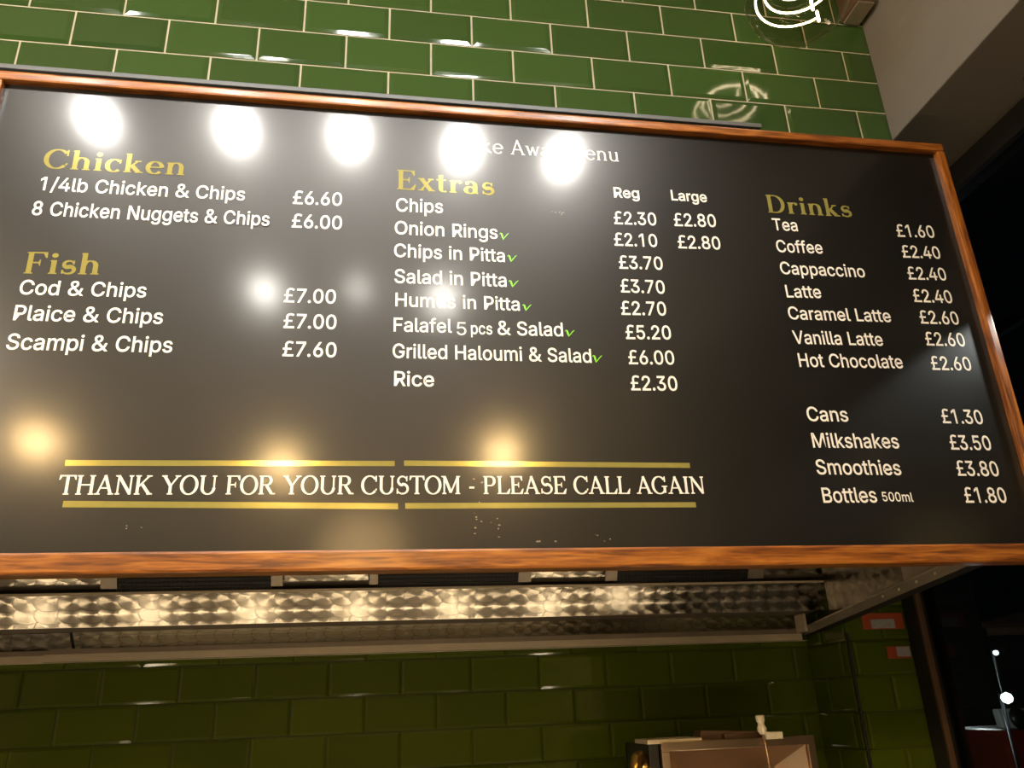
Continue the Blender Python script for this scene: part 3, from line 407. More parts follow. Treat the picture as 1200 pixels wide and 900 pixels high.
# serif alphabet drawn with a broad pen: strokes, arcs and serifs on a cap height of 1
def arc(cx, cy, rx, ry, a0, a1, n=14):
    return [(cx+rx*_c(math.radians(a0+(a1-a0)*i/n)), cy+ry*_s(math.radians(a0+(a1-a0)*i/n))) for i in range(n+1)]
def serif_glyph(ch, a, t, sl):
    """a = half width of the stems, t = half width of the hairlines, sl = serif reach"""
    st = []; X = .64
    def s(*p, w=None): st.append((list(p), w))
    def sf(x, y, l=1, r=1, up=None):     # bracketed serif on a stem foot (y small) or head
        d = 1 if y < .3 else -1
        if up is not None: d = up
        yy = y+d*t
        s((x-(a+sl)*l if l else x-a, yy), (x+(a+sl)*r if r else x+a, yy), w=t)
        for sgn, on in ((-1, l), (1, r)):
            if on: st.append(([(x+sgn*a*.6, y), (x+sgn*(a+sl*.75), y+d*t), (x+sgn*a, y+d*(t+sl*.8)), (x+sgn*a*.4, y+d*(t+sl*.8))], 'fill'))
    def stem(x, y0=0, y1=1, w=None): s((x, y0), (x, y1), w=w)
    def ess(cx, cy, h, wd):
        r1 = h*.24; p = arc(cx, cy+h-r1-t, wd*.82, r1, 25, 180, 10)+arc(cx, cy+h-r1-t, wd*.82, r1, 200, 268, 5)
        q = arc(cx, cy+r1*1.08+t, wd, r1*1.1, 88, 0, 6)+arc(cx, cy+r1*1.08+t, wd, r1*1.1, -12, -155, 10)
        st.append((p+q, ('s', a)))
        s((cx+wd*.80, cy+h-.02*h), (cx+wd*.80, cy+h*.70), w=t*1.1); s((cx-wd*.96, cy+h*.30), (cx-wd*.96, cy+.02*h), w=t*1.1)
    if ch == 'T':
        stem(.42); sf(.42, 0); s((.02, 1-t), (.82, 1-t), w=t*1.2)
        st.append(([(.02, 1), (.14, 1-2*t), (.05, .76), (0, .76)], 'fill')); st.append(([(.82, 1), (.70, 1-2*t), (.79, .76), (.84, .76)], 'fill')); w = .84
    elif ch in 'HUNM' and ch != 'U' and ch == 'H':
        stem(.18); stem(.78); sf(.18, 0); sf(.78, 0); sf(.18, 1); sf(.78, 1); s((.18, .5), (.78, .5), w=t*1.2); w = .96
    elif ch == 'A':
        s((.45, 1), (.13, .02), w=t*1.5); s((.43, 1), (.78, .02), w=a); s((.24, .34), (.68, .34), w=t*1.2); sf(.13, 0, 1, 1); sf(.79, 0); w = .93
    elif ch == 'N':
        stem(.18, w=t*1.5); stem(.80, w=t*1.5); s((.17, .98), (.80, .03), w=a); sf(.18, 0, .8, .8); sf(.80, 1, .8, .8); sf(.16, 1, 1, 0); w = .97
    elif ch == 'K':
        stem(.18); sf(.18, 0); sf(.18, 1); s((.22, .40), (.72, .98), w=t*1.5); s((.36, .58), (.78, .02), w=a); sf(.72, 1); sf(.80, 0); w = .95
    elif ch == 'M':
        stem(.15, w=t*1.5); s((.16, .98), (.52, .08), w=a); s((.52, .08), (.90, .98), w=t*1.5); stem(.90); sf(.15, 0, .8, .8); sf(.90, 0); sf(.13, 1, 1, 0); sf(.90, 1, 0, 1); w = 1.07
    elif ch == 'Y':
        s((.12, .98), (.46, .44), w=a); s((.82, .98), (.46, .44), w=t*1.5); stem(.46, 0, .46); sf(.13, 1); sf(.80, 1); sf(.46, 0); w = .93
    elif ch == 'O': s(*arc(.47, .5, .42-a*.4, .5-t*.4, 0, 360, 30)); w = .94
    elif ch == 'U':
        stem(.2, .34); stem(.8, .34, 1, w=t*1.5); s(*arc(.5, .35, .3, .35-t*.6, 180, 360, 18)); sf(.2, 1); sf(.8, 1, .8, .8); w = .98
    elif ch in 'CG':
        s(*arc(.46, .5, .42-a*.4, .5-t*.4, 40, 318, 28)); s((.80, 1), (.80, .68), w=t*1.3); w = .88
        if ch == 'G': stem(.77, .06, .42); s((.60, .43), (.94, .43), w=t*1.2); w = .98
        else: s((.78, .19), (.83, .30), w=t*1.2)
    elif ch == 'S': ess(.38, 0, 1, .29); w = .76
    elif ch in 'RPF' or ch in 'ELI' or ch == 'D':
        stem(.18); w = {'R': .90, 'P': .78, 'F': .74, 'E': .80, 'L': .76, 'I': .38, 'D': .92}[ch]
        if ch in 'RPFLI': sf(.18, 0, 1, 1 if ch != 'L' else 0)
        else: sf(.18, 0, 1, 0)
        sf(.18, 1, 1, 1 if ch in 'LI' else 0)
        if ch in 'RP':
            c = .735 if ch == 'R' else .72; r = 1-c-t
            s((.18, 1-t), (.44, 1-t), w=t*1.2); s(*arc(.44, c, .22, r, 90, -90, 14)); s((.18, c-r), (.44, c-r), w=t*1.2)
        if ch == 'R': s((.44, .47), (.72, .04), w=a); sf(.78, 0, .4, .9)
        if ch in 'FE':
            s((.18, 1-t), (.70, 1-t), w=t*1.2); st.append(([(.72, 1), (.58, 1-2*t), (.68, .74), (.73, .74)], 'fill'))
            s((.18, .51), (.50, .51), w=t*1.2); st.append(([(.44, .51), (.505, .66), (.53, .66), (.53, .36), (.505, .36)], 'fill'))
        if ch in 'EL': s((.18, t), (.70, t), w=t*1.2); st.append(([(.72, 0), (.56, 2*t), (.73, .30), (.78, .30)], 'fill'))
        if ch == 'D': s((.18, 1-t), (.42, 1-t), w=t*1.2); s(*arc(.42, .5, .38, .5-t, 90, -90, 20)); s((.18, t), (.42, t), w=t*1.2)
    elif ch in 'hn':
        stem(.16, 0, 1 if ch == 'h' else X); st.append(([(.16-a, (1 if ch == 'h' else X)), (.16-a-sl, (1 if ch == 'h' else X)-t*1.6), (.16-a, (1 if ch == 'h' else X)-sl*1.3)], 'fill'))
        s(*arc(.37, .40, .20, .24-t*.5, 175, 0, 14)); stem(.57, 0, .41); sf(.16, 0); sf(.57, 0); w = .74
    elif ch == 'i':
        stem(.17, 0, X); st.append(([(.17-a, X), (.17-a-sl, X-t*1.6), (.17-a, X-sl*1.3)], 'fill')); sf(.17, 0)
        st.append((arc(.17, .86, a*1.25, a*1.25, 0, 360, 14)[:-1], 'fill')); w = .34
    elif ch == 'c':
        s(*arc(.33, .32, .27-a*.3, .33-t*.5, 48, 318, 22)); s((.53, X), (.53, .43), w=t*1.3); w = .60
    elif ch == 'e':
        s(*arc(.34, .32, .28-a*.3, .33-t*.5, 4, 322, 24)); s((.10, .34), (.59, .34), w=t*1.2); w = .66
    elif ch == 'k':
        stem(.16, 0, 1); st.append(([(.16-a, 1), (.16-a-sl, 1-t*1.6), (.16-a, 1-sl*1.3)], 'fill')); sf(.16, 0)
        s((.18, .25), (.50, .62), w=t*1.5); s((.29, .37), (.56, .03), w=a); sf(.50, X, .8, .8, up=-1); sf(.58, 0); w = .72
    elif ch == 'x':
        s((.12, .62), (.50, .02), w=a); s((.50, .62), (.10, .02), w=t*1.5); sf(.13, X, 1, .7, up=-1); sf(.49, X, .7, .8, up=-1); sf(.11, 0, .8, .7); sf(.51, 0, .7, 1); w = .62
    elif ch == 't':
        stem(.20, .17, .86); s(*arc(.33, .16, .13, .14, 180, 310, 10)); s((.03, X-t), (.40, X-t), w=t*1.2); st.append(([(.20-a, .86), (.20+a, .88), (.20+a, .8)], 'fill')); w = .45
    elif ch == 'r':
        stem(.16, 0, X); st.append(([(.16-a, X), (.16-a-sl, X-t*1.6), (.16-a, X-sl*1.3)], 'fill')); sf(.16, 0)
        s(*arc(.36, .42, .18, .2, 175, 60, 10)); st.append((arc(.45, .56, a*.9, a*.9, 0, 360, 12)[:-1], 'fill')); w = .52
    elif ch == 'a':
        stem(.47, .05, .42); s(*arc(.29, .43, .18, .2-t*.4, 0, 150, 12)); s(*arc(.27, .18, .21-a*.3, .18-t*.5, 0, 360, 22)); s((.47, .06), (.58, t), w=t*1.4)
        st.append((arc(.14, .50, a*.8, a*.8, 0, 360, 12)[:-1], 'fill')); w = .64
    elif ch == 's': ess(.27, 0, X, .20); w = .54
    elif ch == 'w':
        s((.10, .62), (.27, .03), w=a); s((.27, .03), (.43, .60), w=t*1.5); s((.42, .60), (.60, .03), w=a); s((.60, .03), (.77, .62), w=t*1.5); sf(.10, X, 1, .6, up=-1); sf(.78, X, .8, .8, up=-1); w = .88
    elif ch == 'y':
        s((.10, .62), (.32, .05), w=a); s((.54, .62), (.26, -.12), (.14, -.26), w=t*1.5); sf(.10, X, 1, .7, up=-1); sf(.54, X, .8, .8, up=-1); st.append((arc(.12, -.24, a*.8, a*.8, 0, 360, 12)[:-1], 'fill')); w = .62
    elif ch == 'u':
        stem(.16, .20, X); s(*arc(.36, .22, .20, .22-t*.5, 180, 340, 12)); stem(.56, 0, X); sf(.16, X, 1, 0, up=-1); sf(.56, X, 1, 0, up=-1); sf(.56, 0, 0, 1); w = .72
    elif ch == '-': s((.08, .36), (.36, .36), w=t*1.8); w = .44
    else: w = .42
    tris = []
    for p, wd in st:
        if wd == 'fill':
            flat = p
            for tr_ in tessellate_polygon([[Vector((x, y, 0)) for x, y in p]]): tris.append([flat[i] for i in tr_])
            continue
        n = len(p); L_ = []
        closed = n > 4 and abs(p[0][0]-p[-1][0]) < 1e-6 and abs(p[0][1]-p[-1][1]) < 1e-6
        for i in range(n):
            p0 = Vector(p[i-1] if i else (p[-2] if closed else p[0])); p2 = Vector(p[i+1] if i < n-1 else (p[1] if closed else p[-1]))
            d = (p2-p0).normalized(); nn = Vector((-d.y, d.x))
            if wd is None: h = math.hypot(a*nn.x, t*1.15*nn.y)
            elif isinstance(wd, tuple): f = math.sin(math.pi*min(1, max(0, i/(n-1))))**2; h = t*1.2+(a*.95-t*1.2)*f
            else: h = wd
            q = Vector(p[i]); L_.append(((q+nn*h)[:], (q-nn*h)[:]))
        for (b0, c0), (b1, c1) in zip(L_, L_[1:]): tris += [[b0, c0, c1], [b0, c1, b1]]
    return w, tris
STYLE = {'plain': ('sans', 9), 'thin': ('sans', 0), 'price': ('sans', 10), 'bold': ('sans', 15),
         'head': (.088, .026, .055), 'caps': (.076, .029, .065), 'menu': (.052, .026, .05)}
def lettering(name, text, p0, p1, h, style, m, label=None, gap=None):
    """one line of vinyl letters; p0, p1 = ends of its baseline and h = cap height, all in photo pixels, carried onto the panel"""
    sty = STYLE[style]; tris = []; x = 0
    for i, ch in enumerate(text):
        if ch == ' ': x += .42 if sty[0] == 'sans' else .40; continue
        w, tr_ = sans(ch, sty[1]) if sty[0] == 'sans' else serif_glyph(ch, *sty)
        if sty[0] == 'sans' and style == 'price' and ch == '.': x -= .05
        for q in tr_: tris.append([(a+x, b) for a, b in q])
        x += w+(.07 if style == 'head' else .02 if style == 'menu' else 0)
    xs = [v[0] for q in tris for v in q]; xa, xb = min(xs), max(xs)
    A = Vector(nrm(*p0)); B = Vector(nrm(*p1)); ux = B-A
    mid = ((p0[0]+p1[0])/2, (p0[1]+p1[1])/2)
    T = Vector(nrm(mid[0]+(mid[0]-501.5)/(mid[1]+1911)*h, mid[1]-h)); hz = T.y-nrm(*mid)[1]
    me = bpy.data.meshes.new(name); vs = []; fs = []
    for q in tris:
        if area(q) < 0: q = q[::-1]
        b = len(vs)
        for a, c in q:
            f = (a-xa)/(xb-xa)
            vs.append(((A.x+ux.x*f)*D, D-.0004-.0000015*len(fs), (A.y+ux.y*f+hz*c)*D+CH))
        fs.append((b, b+1, b+2))
    me.from_pydata(vs, [], fs); me.update()
    return link(name, me, m, bd, label)
for t, a, b, h in (('Chicken', (49.2, 196.7), (216, 205.8), 22.5), ('Extras', (465.3, 221.7), (579.7, 229), 22.5),
                   ('Fish', (27.5, 320.5), (115.5, 322), 25.5), ('Drinks', (900.4, 249), (999, 254.8), 20)):
    lettering('heading', t, a, b, h, 'head', M_GOLD, 'gold serif heading reading '+t)
lettering('title', 'Take Away Menu', (533, 176.5), (725, 189.7), 17, 'menu', M_WHITE, 'white serif title reading Take Away Menu')
for t, a, b, h in (
    ('1/4lb Chicken & Chips', (45.8, 222.5), (286.7, 235.3), 15.2), ('8 Chicken Nuggets & Chips', (36.7, 251.7), (315.5, 265), 15.8),
    ('Cod & Chips', (21.7, 344.7), (170.8, 348.7), 16.6), ('Plaice & Chips', (15, 375), (190.3, 379.7), 17.3), ('Scampi & Chips', (6.3, 409.2), (201.5, 413.3), 18),
    ('Chips', (464, 247.5), (519.2, 249.7), 15), ('Onion Rings', (462.5, 274.2), (583.3, 280), 15), ('Chips in Pitta', (461.7, 300.8), (591.7, 307.2), 15),
    ('Salad in Pitta', (462.2, 331.3), (593.7, 336.3), 15.6), ('Humus in Pitta', (463.3, 358.7), (609.2, 364.2), 15.3),
    ('Grilled Haloumi & Salad', (460, 419.2), (693.3, 425.3), 16), ('Rice', (461.7, 452), (508.7, 453), 16.8),
    ('Tea', (906.5, 269.6), (935.3, 271), 13.3), ('Coffee', (910.7, 295.3), (964.7, 297.3), 13.6), ('Cappaccino', (915.3, 321), (1014.3, 325.3), 13.8),
    ('Latte', (922, 348.4), (963, 349.3), 14), ('Caramel Latte', (924.7, 374), (1044.7, 377.6), 14.2), ('Vanilla Latte', (930.4, 402.7), (1035.3, 405.3), 14.8),
    ('Hot Chocolate', (937, 429.7), (1058.7, 431.7), 15.2), ('Cans', (946.7, 493.3), (994.7, 494), 16.2), ('Milkshakes', (953, 524.4), (1054.3, 525.3), 16.5),
    ('Smoothies', (957.6, 555.7), (1056.7, 556.7), 16.8)):
    lettering('item_name', t, a, b, h, 'plain', M_WHITE, 'white lettering reading '+t.replace('1/4lb', 'quarter pound'))
for t, a, b, h, s in (('Falafel', (461.2, 388.3), (529.7, 390), 15.8, 'plain'), ('5', (535.3, 392.5), (546.5, 392.8), 15, 'thin'), ('pcs', (552, 391.3), (577, 392), 13.3, 'plain'),
                      ('& Salad', (583.3, 392.2), (660, 394.2), 15.6, 'plain'), ('Bottles', (965, 589), (1028.4, 588.7), 17.2, 'plain'), ('500ml', (1034.7, 587.3), (1070.7, 588), 10.6, 'plain')):
    lettering('item_name', t, a, b, h, s, M_WHITE, 'white lettering reading '+t)
for t, a, b, h in (('Reg', (719.7, 231.3), (749.5, 232.5), 11.5), ('Large', (787, 234.5), (828.8, 237), 11.3)):
    lettering('column_title', t, a, b, h, 'bold', M_WHITE, 'small bold white word '+t)
for t, a, b, h in (
    ('6.60', (343, 238.8), (400.5, 241.2), 15), ('6.00', (341.7, 266.3), (400.5, 269), 15.4), ('7.00', (332.5, 354), (393.3, 355.8), 16), ('7.00', (332, 384.2), (394, 385.8), 16.5),
    ('7.60', (330.8, 417.2), (394, 418.7), 17), ('2.30', (720, 262.5), (769.7, 264.2), 14.3), ('2.80', (790.5, 264.7), (839.7, 266.2), 14.3),
    ('2.10', (720.3, 287.8), (770.8, 289.5), 14.5), ('2.80', (795, 290.8), (845, 292.5), 14.5), ('3.70', (725.8, 314.7), (777.2, 316.2), 14.7), ('3.70', (727.8, 342.5), (779.7, 344.2), 15),
    ('2.70', (728.3, 368.8), (781.3, 369.7), 15.5), ('5.20', (733.7, 397.2), (787, 397.8), 15.7), ('6.00', (737, 426.7), (790.8, 427.2), 15.8), ('2.30', (739.7, 457.2), (794.5, 457.8), 16.5),
    ('1.60', (1052, 277.3), (1096, 278.7), 13.5), ('2.40', (1058.3, 301.7), (1103, 303.3), 13.6), ('2.40', (1065, 327.3), (1110, 328.7), 14), ('2.40', (1071.6, 353.7), (1117, 355.3), 14.3),
    ('2.60', (1079.3, 379), (1124.7, 380.4), 14.5), ('2.60', (1086, 404.7), (1132, 406), 15), ('2.60', (1092.7, 433.3), (1139.3, 434.3), 15.3),
    ('1.30', (1105, 495.7), (1153, 497), 16), ('3.50', (1114.7, 526.7), (1162.7, 527.6), 16.5), ('3.80', (1122.7, 557.3), (1171.7, 558), 17), ('1.80', (1132, 589), (1180.7, 589), 17.4)):
    lettering('price', '£'+t, a, b, h, 'price', M_WHITE, 'white price reading £'+t)
lettering('closing_line', 'THANK YOU FOR YOUR CUSTOM - PLEASE CALL AGAIN', (66.5, 579.7), (826, 579), 21.5, 'caps', M_WHITE, 'white capitals thanking customers and asking them to call again')
for q in (((76, 546), (462.5, 546.3), (462.5, 540.2), (77, 539.2)), ((473.5, 546), (808.5, 548.4), (808, 542.6), (473.5, 539.7)),
          ((73, 594.6), (466.5, 596.7), (466.3, 589.8), (74.5, 587)), ((475, 596.3), (815.8, 594.6), (815, 588.6), (474.8, 589.6))):
    me = bpy.data.meshes.new('stripe'); N_ = 24; vs = []; fs = []
    for i in range(N_+1):
        f = i/N_
        for lo, hi in ((0, 1), (3, 2)):
            n_ = nrm(q[lo][0]+(q[hi][0]-q[lo][0])*f, q[lo][1]+(q[hi][1]-q[lo][1])*f); vs.append((n_[0]*D, D-.0006, n_[1]*D+CH))
    for i in range(N_): fs.append((2*i, 2*i+2, 2*i+3, 2*i+1))
    me.from_pydata(vs, [], fs); me.update(); link('stripe', me, M_GOLD, bd, 'thin gold foil stripe')
for x0, y0_, x1, y1_ in ((585.5, 272.3, 596, 281), (594.5, 298.3, 605.3, 307), (596, 327.8, 607.3, 336.6), (612, 356, 622.5, 364.3), (662, 386, 673, 394.5), (694, 415.5, 705.3, 425)):
    def pp(u, v): n_ = nrm(x0+(x1-x0)*u, y1_-(y1_-y0_)*v); return Vector((n_[0]*D, n_[1]*D+CH))
    me = bpy.data.meshes.new('tick'); vs = []; fs = []
    pts = [(0, .72, .02), (.12, .88, .06), (.22, .80, .09), (.32, .40, .10), (.40, .06, .08), (.62, .38, .05), (.85, .72, .05), (1, .86, .03)]
    for i, (u, v, w_) in enumerate(pts):
        u0, v0 = pts[max(0, i-1)][:2]; u1, v1 = pts[min(7, i+1)][:2]; d = Vector((u1-u0, v1-v0)).normalized()
        for sgn in (1, -1): q_ = pp(u-d.y*w_*sgn, v+d.x*w_*sgn); vs.append((q_.x, D-.0006, q_.y))
        if i: fs.append((2*i-2, 2*i-1, 2*i+1, 2*i))
    me.from_pydata(vs, [], fs); me.update(); link('tick', me, M_GREEN, bd, 'small green letter v')
# dust and scuffs on the panel
bm = bmesh.new()
for cx, cy, sx, sy, n in ((655, 250, 10, 3, 7), (572, 618, 16, 14, 10), (640, 632, 14, 3, 4), (700, 630, 30, 4, 4), (160, 622, 60, 20, 3), (560, 590, 6, 30, 5)):
    for i in range(n):
        a_ = nrm(cx+random.uniform(-sx, sx), cy+random.uniform(-sy, sy)); r_ = random.uniform(.0008, .0022)
        v_ = [bm.verts.new((a_[0]*D+r_*random.uniform(.6, 1.6)*_c(k*1.047), D-.0003, a_[1]*D+CH+r_*random.uniform(.4, 1)*_s(k*1.047))) for k in range(6)]
        bm.faces.new(v_)
tag(bm_obj('dust', bm, mat('dust', (.30, .27, .22), .9), bd), kind='stuff')
# ------------------------------------------------------------------ extractor hood behind and below the board
hd = thing('extractor_hood', (.1*D, 1.5*D, .12*D+CH), 'long stainless steel extractor hood with swirl-brushed panels under the menu board', 'extractor hood')
def HP(xn, k, zn): return P3(xn*k, k, zn*k)         # direction (xn, zn) met at depth k
xl = -1.2                                          # runs on out of the picture to the left
def strip(name, x0, x1, k0, z0, k1_, z1, m, label=None, t=.0015, inset=0):   # panel between two horizontal lines, its face towards the room
    a = HP(x0, k0, z0); b = HP(x1, k0, z0); c = HP(x1, k1_, z1); d = HP(x0, k1_, z1)
    c.x = b.x = max(b.x, c.x); d.x = a.x = min(a.x, d.x)
    return panel(name, (a, b, c, d), t, m, hd, label)
# gutter lip along the back
strip('back_lip', xl, -.357, 1.735, .0650, 1.735, .0735, M_STEEL)
strip('back_lip', -.357, .535, 1.725, .0665, 1.725, .0745, M_STEEL)
strip('lip_bead', xl, -.352, 1.73, .0737, 1.73, .0785, M_STEEL2)
strip('lip_bead', -.352, .533, 1.72, .0747, 1.72, .0800, M_STEEL2)
strip('lower_panel', xl, -.334, 1.74, .0785, 1.71, .0968, M_SWIRL, 'narrow swirl-brushed panel left of the dark gap')
strip('gap_cover', -.334, -.3255, 1.744, .0785, 1.714, .0970, M_DARK, 'dark gap between lower panels')
strip('lower_panel', -.3255, .530, 1.74, .0795, 1.71, .0975, M_SWIRL, 'long narrow swirl-brushed panel right of the dark gap')
strip('tray_edge', xl, .545, 1.71, .0972, 1.66, .1020, M_STEEL2)
strip('sloping_panel', xl, -.357, 1.66, .1022, 1.630, .1372, M_SWIRL, 'swirl-brushed sloping panel left of the seam')
strip('seam', -.357, -.3535, 1.664, .1022, 1.634, .1374, M_DARK)
strip('sloping_panel', -.3535, .579, 1.66, .1022, 1.630, .1378, M_SWIRL, 'long swirl-brushed sloping panel')
strip('sloping_rim', xl, .578, 1.627, .1374, 1.627, .1402, M_STEEL)
strip('upper_ledge', xl, .58, 1.66, .1385, 1.64, .1478, M_STEEL2)
strip('bevel_reflector', xl, .535, 1.758, .0650, 1.735, .0655, M_STEEL)  # plate added under the lip for the tile bevels to reflect
# top row: short swirl panels alternating with mesh grilles
def grille(x0, x1):
    a = HP(x0, 1.635, .1405); b = HP(x1, 1.635, .1405); c = HP(x1, 1.605, .178); d = HP(x0, 1.605, .178)
    g = panel('grille', (a, b, c, d), .004, M_DARK, hd, 'black mesh grille')
    bm = bmesh.new(); X = b-a; Y = d-a; n = X.cross(Y).normalized(); nx = int(X.length/.011); ny = max(3, int(Y.length/.011))
    def bar(p, q, wv, h):
        add_hex(bm, [p-wv, q-wv, q+wv, p+wv, p-wv+n*h, q-wv+n*h, q+wv+n*h, p+wv+n*h])
    for i in range(1, nx): bar(a+X*i/nx+n*.001, a+X*i/nx+Y+n*.001, X.normalized()*.0014, .0022)
    for i in range(1, ny): bar(a+Y*i/ny+n*.001, a+X+Y*i/ny+n*.001, Y.normalized()*.0014, .003)
    w = bm_obj('wire_mesh', bm, M_MESH, None); w.data.transform(Matrix.Translation(-wloc(g)))
    w.parent = g; w.matrix_local = g.matrix_basis.to_3x3().inverted().to_4x4()
def row_panel(x0, x1, **k): strip('upper_panel', x0, x1, 1.64, .1478, 1.61, .178, M_SWIRL, k.get('label'))
def post(x0, x1): strip('upright', x0, x1, 1.628, .1440, 1.598, .178, M_STEEL2)
for x0, x1 in ((-.2966, -.1215), (.0022, .1759), (.2983, .4820)): grille(x0, x1)
grille(-.62, -.44)
for x0, x1 in ((-.428, -.311), (-.1085, -.0095), (.1900, .2865), (.4960, .5790)): row_panel(x0, x1)
for x0, x1 in ((-.44, -.43), (-.3085, -.2966), (-.1215, -.1105), (-.0080, .0022), (.1759, .1885), (.2885, .2983), (.4820, .4945)): post(x0, x1)
# right-hand end: swirl panel running forward, plain sheet after it, drip gutter below
bk, bf = Vector((.940, 1.625)), Vector((.890, 1.12))
def side(f): p = bk.lerp(bf, f); return p.x, p.y
def side_quad(f0, f1, g0, g1):      # between heights g (0 gutter .. 1 top)
    out = []
    for f, g in ((f0, g0), (f1, g0), (f1, g1), (f0, g1)):
        x, k = side(f); lo = .1345+(.1785-.1345)*f; hi = .30
        out.append(P3(x, k, lo+(hi-lo)*g))
    return out
panel('end_panel', side_quad(0, .62, 0, 1), .0015, M_SWIRL_SHADE, hd, 'swirl-brushed panel closing the right end, shade put into its colour')
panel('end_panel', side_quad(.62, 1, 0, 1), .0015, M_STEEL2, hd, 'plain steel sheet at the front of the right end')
g0 = P3(.9353, 1.74, .1245); g1 = P3(.889, 1.105, .1765)
def gut(name, dz0, dz1, dx0, dx1, m, lb=None):
    panel(name, (g0+Vector((dx0, 0, dz0)), g1+Vector((dx0, 0, dz0)), g1+Vector((dx1, 0, dz1)), g0+Vector((dx1, 0, dz1))), .003, m, hd, lb)
gut('gutter', 0, .018, 0, -.012, M_STEEL2, 'drip gutter along the right end')
gut('gutter_bead', .018, .022, -.012, -.010, M_STEEL)
gut('gutter_base', -.001, .0, .035, 0, M_DARK)
box('corner_bracket', at(935, 742, 1.70)+Vector((-.004, 0, 0)), at(943, 719, 1.66)+Vector((.002, 0, 0)), M_STEEL, hd, 'bright little corner bracket')
for i in range(5):
    p = g0.lerp(g1, .58+.09*i)+Vector((-.008, 0, .010)); turned('rivet', [(0, 0), (.004, .0005), (.003, .0022), (0, .003)], p, M_STEEL, hd, Vector((-1, 0, .2)), seg=10)
a = HP(xl, 1.60, .176); 
box('canopy_top', (a.x, 1.11*D, .285*D+CH), (.945*D, 1.76*D, .297*D+CH), M_STEEL2, hd, bev=0)
box('canopy_front', (a.x, 1.108*D, .178*D+CH), (.89*D, 1.112*D+.004, .297*D+CH), M_STEEL2, hd, bev=0)

# ------------------------------------------------------------------ lamps
def reflected(px, py, zrel):        # where a lamp at height zrel above the lens hangs so that the board mirrors it at that place
    a, b = nrm(px, py); t = zrel/(b*D); return Vector((a*D*t, 2*D-D*t, zrel+CH))
SP = [reflected(x, y, 1.72) for x, y in ((115, 138), (278, 150), (410, 158), (542, 172), (660, 184))]
trk = thing('spotlight_track', (sum(p.x for p in SP)/5, SP[2].y, SP[2].z+.16), 'white ceiling track carrying the five spotlights above the board', 'lighting track')
box('rail', (SP[0].x-.2, SP[2].y-.018, SP[2].z+.145), (SP[4].x+.2, SP[2].y+.018, SP[2].z+.165), M_CERAM, trk)
for x in (SP[0].x, SP[4].x): tube('drop_rod', [(x+.05, SP[2].y, SP[2].z+.16), (x+.05, SP[2].y, ZC)], .006, M_CERAM, trk)
WHERE = ('above the word Chicken', 'above the Chicken prices', 'between the Chicken prices and the Extras heading', 'over the start of the title', 'over the title end')
for p, wh in zip(SP, WHERE):
    t = thing('spotlight', p, 'white track spotlight, mirrored in the board '+wh, 'spotlight', 'track spotlights')
    aim = Vector((p.x*1.0, D, 2.35)); ax = (aim-p).normalized()
    turned('lamp_head', [(0, -.13), (.030, -.125), (.036, -.06), (.060, .0), (.063, .006), (.057, .006), (.056, 0)], p, M_CERAM, t, ax)
    turned('lens', [(0, .0015), (.030, .0015), (.056, .001)], p, M_LED, t, ax, 'glowing white lens')
    tube('bracket', [p-ax*.08, p-ax*.08+Vector((0, 0, .06)), Vector((p.x, p.y, p.z+.15))], .007, M_CERAM, t)
    lamp('spot_beam', 'SPOT', p+ax*.012, SPOT_W, (1, .95, .87), .03, aim+Vector((0, 0, -.25)), 73, .9, t)
for (x, y), wh in zip(((310, 342), (420, 340), (519, 350)), ('beside the Fish prices', 'left of the Extras column', 'on the Humus line')):
    p = reflected(x, y, 1.80); t = thing('downlight', p, 'small round downlight whose reflection glints on the board '+wh, 'downlight', 'ceiling downlights')
    sz = .028 if x != 420 else .016
    turned('rim', [(sz, .004), (sz+.018, 0), (sz+.02, .01), (sz+.02, ZC-p.z), (0, ZC-p.z)], p, M_CERAM, t)
    turned('lens', [(0, .004), (sz, .004)], p, M_DOWN, t, label='glowing lens')
    lamp('beam', 'SPOT', p-Vector((0, 0, .01)), DOWN_W, (1, .9, .76), .03, p-Vector((0, .0, 1)), 120, .8, t)
def globe_lamp(p, r, label, fil, glassm, watts, cap_z, group, cone=(.84, .52, .28), top=.30, warm=(1, .72, .40), lr=.012):
    t = thing('pendant_lamp', p, label, 'pendant lamp', group)
    prof = [(.02, r*1.15)]+[(r*_s(math.radians(a)), r*_c(math.radians(a))) for a in range(15, 176, 10)]+[(0, -r)]
    turned('glass_globe', prof, p, glassm, t, label='smoky clear glass globe')
    turned('socket', [(.021, r*1.1), (.024, r*1.25), (.024, r*1.6), (.012, r*1.75), (0, r*1.75)], p, M_BRASS, t)
    tube('cord', [p+Vector((0, 0, r*1.7)), Vector((p.x, p.y, cap_z))], .004, M_BLACK, t)
    pts = []
    n = 96
    for i in range(n+1):
        f = i/n; a = f*3*2*math.pi+.6; rr = r*(cone[0]*(1-f)+cone[2]*f); pts.append(p+Vector((rr*_c(a), rr*_s(a), r*(-.04+f*(top+.20)))))
    f_ = tube('filament', pts, (.0024 if r > .07 else .004), fil, t, 'glowing spiral filament', 6)
    for q in (.0, .34):
        s_ = pts[int(q*n)]; tube('filament_post', [s_+Vector((0, 0, -.012)), s_+Vector((0, 0, .02))], .0035, fil, t, seg=6)
    if watts: lamp('glow', 'POINT', p+Vector((0, 0, .0)), watts, warm, lr, parent=t)
    return t
pk = .95; pc = at(934, -8, pk)
globe_lamp(pc, .125, 'glass globe pendant with glowing spiral filament hanging before the upper green tiles', M_FIL, M_SMOKE, PEND_W, ZC, 'pendant lamps')
